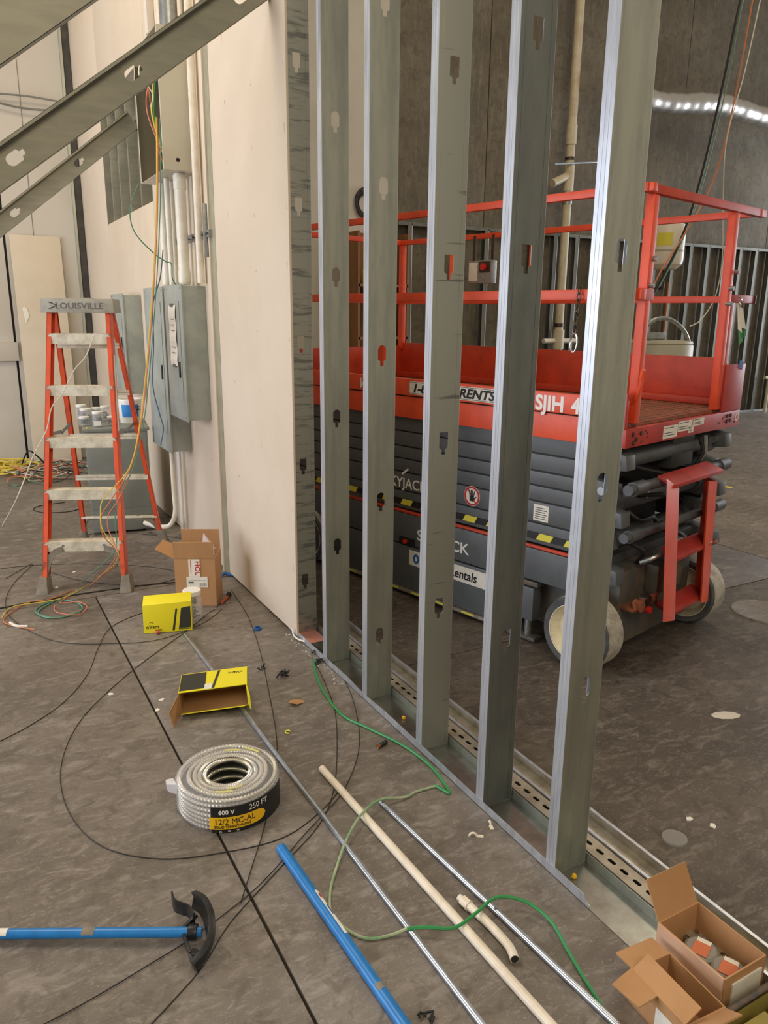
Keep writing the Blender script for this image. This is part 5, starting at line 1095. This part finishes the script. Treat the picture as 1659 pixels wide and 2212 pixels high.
for p, q in zip(hk, hk[1:]): b.beam(p, q, .005, .040)
b.build('hook', 'iron', bh)
MB().beam(hp(425, 1975, .05), hp(393, 2010, .03), .010, .012).beam(hp(396, 2020, .03), hp(412, 2060, .03), .008, .012).beam(hp(412, 2060, .03), hp(422, 2085, .022), .014, .008).build('spoke', 'iron', bh, bevel=.002)
MB().beam(hp(412, 2055, .03), hp(436, 2062, .035), .02, .006).beam(hp(436, 2060, .035), hp(437, 2086, .015), .012, .006).build('foot_pedal', 'iron', bh, bevel=.001)

# ================================================================== SMALL THINGS
def bit(name, label, cat, px, py, b, m, z=0.0, rz=0, group=None):
    o = b.build(name, m); o.location = P(px, py, z); o.rotation_euler = (0, 0, rz); return tag(o, label, cat, group)
bit('plastic_ring', 'small dark blue plastic ring on the floor below the drywall', 'ring', 557, 1360, MB().cyl((0, 0, 0), (0, 0, .014), .020, 20, hollow=.013), 'blue_ring')
bit('wire_nut', 'orange wire connector in front of the closed yellow carton', 'wire nut', 337, 1370, MB().lathe([(0, 0), (.011, 0), (.009, .014), (.005, .022), (0, .022)], 10, Matrix.Rotation(R(90), 4, 'Y') @ Matrix.Translation((-.010, 0, 0))), mat('orange_plastic', (206, 112, 84), .5))
st1 = bit('conduit_strap', 'white one-hole strap lying alone between the conduit and the track', 'strap', 1022, 1806, MB().tube([(.012 * math.cos(R(a)), 0, .012 * math.sin(R(a))) for a in range(0, 181, 20)], .004, 6).box(.012, .034, -.006, .006, 0, .003), 'cream_pipe', rz=-.6)
st2 = bit('conduit_strap', 'white strap clip touching the track flange below the fourth stud', 'strap', 1058, 1780, MB().tube([(.010 * math.cos(R(a)), 0, .010 * math.sin(R(a))) for a in range(0, 181, 20)], .0035, 6).box(-.03, -.010, -.006, .006, 0, .003), 'cream_pipe', rz=1.2)
mk = thing('marker_pen', 'short black marker end with a copper tip beside a screw', 'marker', P(828, 1606, .0085), .4)
MB().cyl((-.02, 0, 0), (.02, 0, 0), .0085, 14).build('cap', 'black', mk, bevel=.002); MB().cyl((-.034, 0, 0), (-.02, 0, 0), .006, 10).build('tip', 'copper', mk)
bit('screw', 'bright screw pointing left just below the black marker', 'screw', 816, 1617, MB().cyl((-.016, 0, .004), (.014, 0, .004), .0032, 8).cyl((.014, 0, .004), (.018, 0, .004), .007, 8), 'steel', rz=1.1)
bit('cardboard_scrap', 'curled tan cardboard scrap on the floor right of the open carton', 'cardboard', 636, 1520, MB().plate([[(-.035, -.012), (.0, -.03), (.04, -.01), (.045, .012), (.01, .02), (-.02, .01)]], .0015, Matrix.Rotation(R(14), 4, 'Y') @ Matrix.Translation((0, 0, .010))), 'card')
rnd = random.Random(11)
for j, (px, py, s, lab) in enumerate(((616, 1462, 1.0, 'crumpled bit of black plastic left of the cardboard scrap'), (566, 1446, .6, 'small shred of black plastic near the thin conduit'), (688, 1432, .7, 'black wire scrap at the drywall foot'), (930, 2200, .6, 'black scrap near the blue handle at the bottom'), (680, 1412, .5, 'tiny black clip lying in the track at the first stud'))):
    b = MB()
    for i in range(4):
        c = Vector((rnd.uniform(-.02, .02), rnd.uniform(-.03, .03), .004)) * s; b.tube(smooth([c, c + Vector((rnd.uniform(-.03, .03), rnd.uniform(-.02, .03), .02)) * s, c + Vector((rnd.uniform(-.04, .04), rnd.uniform(-.03, .04), .006)) * s], 4), .0045 * s, 5)
    o = bit('plastic_scrap', lab, 'scrap', px, py, b, 'wire_blk', z=.004 if j == 4 else 0); o['kind'] = 'stuff'
bit('yellow_connector', 'small pale yellow plastic loop on the bare floor', 'connector', 622, 1583, MB().tube([(.010 * math.cos(R(a)), .012 * math.sin(R(a)), .004) for a in range(0, 300, 25)], .003, 6), 'hazy')
for px, py, l_ in ((872, 1553, 'orange yellow wire nut inside the track between two studs'), (1240, 1896, 'orange yellow wire nut inside the track by the nearest stud')):
    bit('wire_nut', l_, 'wire nut', px, py, MB().lathe([(0, 0), (.007, 0), (.009, .004), (.006, .012), (0, .013)], 10), 'label_yel', z=.003)
sdv = thing('screwdriver', 'orange-handled cutter tool lying behind the tall carton', 'hand tool', P(478, 1302, .012), .9)
MB().cyl((0, 0, 0), (.09, 0, 0), .011, 12, r2=.013).build('handle', mat('tool_orange', (160, 84, 52), .5), sdv, bevel=.002); MB().cyl((.09, 0, 0), (.13, 0, .006), .010, 10, r2=.016).build('jaw', 'black', sdv)
for px, py in ((492, 1303), (460, 1318)): bit('screw', 'tiny silver screw ' + ('right' if px > 470 else 'in front') + ' of the tall carton', 'screw', px, py, MB().cyl((-.015, 0, .004), (.012, 0, .004), .003, 8).cyl((.012, 0, .004), (.016, 0, .004), .006, 8), 'steel', rz=.4)
bit('blue_scrap', 'blue plastic scrap at the foot of the metal jamb', 'scrap', 492, 1246, MB().tube(smooth([(-.04, 0, .01), (-.01, .02, .02), (.03, -.01, .01), (.05, .01, .02)], 4), .010, 8), 'blue_ring')
bit('blue_scrap', 'blue cap on the floor where the wall steps back', 'scrap', 400, 1156, MB().cyl((0, 0, 0), (0, 0, .02), .035, 14, r2=.028), 'blue_ring')
bit('clear_lid', 'dusty clear round lid on the floor beyond the strut channels', 'lid', 1457, 1812, MB().cyl((0, 0, 0), (0, 0, .006), .042, 32, r2=.040), 'lidclear')
bit('plaster_smear', 'hard white plaster blob on the dark floor at the right', 'plaster', 1568, 1545, MB().lathe([(0, .006), (.04, .004), (.055, 0)], 9, Matrix.Diagonal((1.2, .6, 1, 1))), 'plaster', rz=-.4)
bit('floor_cover', 'round grey floor cleanout cover at the right edge', 'floor cover', 1652, 1322, MB().lathe([(0, .004), (.15, .004), (.16, .006), (.18, .006), (.185, 0)], 36), 'floor')
bit('yellow_tag', 'scrap of yellow paper on the floor right of the lift', 'paper', 1571, 1052, MB().box(-.03, .03, -.05, .05, 0, .002), 'hazy')
for i, (px, py) in enumerate(((160, 1236), (122, 1270), (240, 1690 - 190), (350, 1512), (340, 1535 - 1), (480, 1245), (1488, 1770), (1540, 1785))):
    places = ('under the ladder steps', 'at the left ladder foot', 'on the floor left of the open carton', 'close to the open carton corner', 'in the floor joint by the open carton', 'at the jamb foot', 'beyond the clear lid', 'farthest right past the clear lid')
    o = bit('paper_scrap', 'tiny white scrap ' + places[i], 'scrap', px, py, MB().plate([[(-.012, -.006), (.0, -.010), (.014, -.004), (.012, .008), (-.004, .010)]], .003), 'white_label', rz=i)
# gypsum crumbs at the cut sheet foot
b = MB(); rnd = random.Random(5)
for i in range(60):
    y = rnd.uniform(2.9, 3.55); x = 1.395 + rnd.gauss(0, .012); s = rnd.uniform(.0008, .003); b.box(x - s, x + s, y - s, y + s, 0.0002, s)
o = b.build('gypsum_crumbs', 'gypsum'); rebase(o, (1.39, 3.3, 0)); tag(o, 'white gypsum crumbs along the track at the drywall corner', 'debris', kind='stuff')
bit('torn_paper', 'torn white drywall edge piece at the foot of the cut sheet', 'paper', 645, 1385, MB().tube(smooth([(-.01, .06, .05), (-.01, .04, .02), (0, 0, .01), (.03, -.06, .008)], 4), .0045, 6), 'white_label')
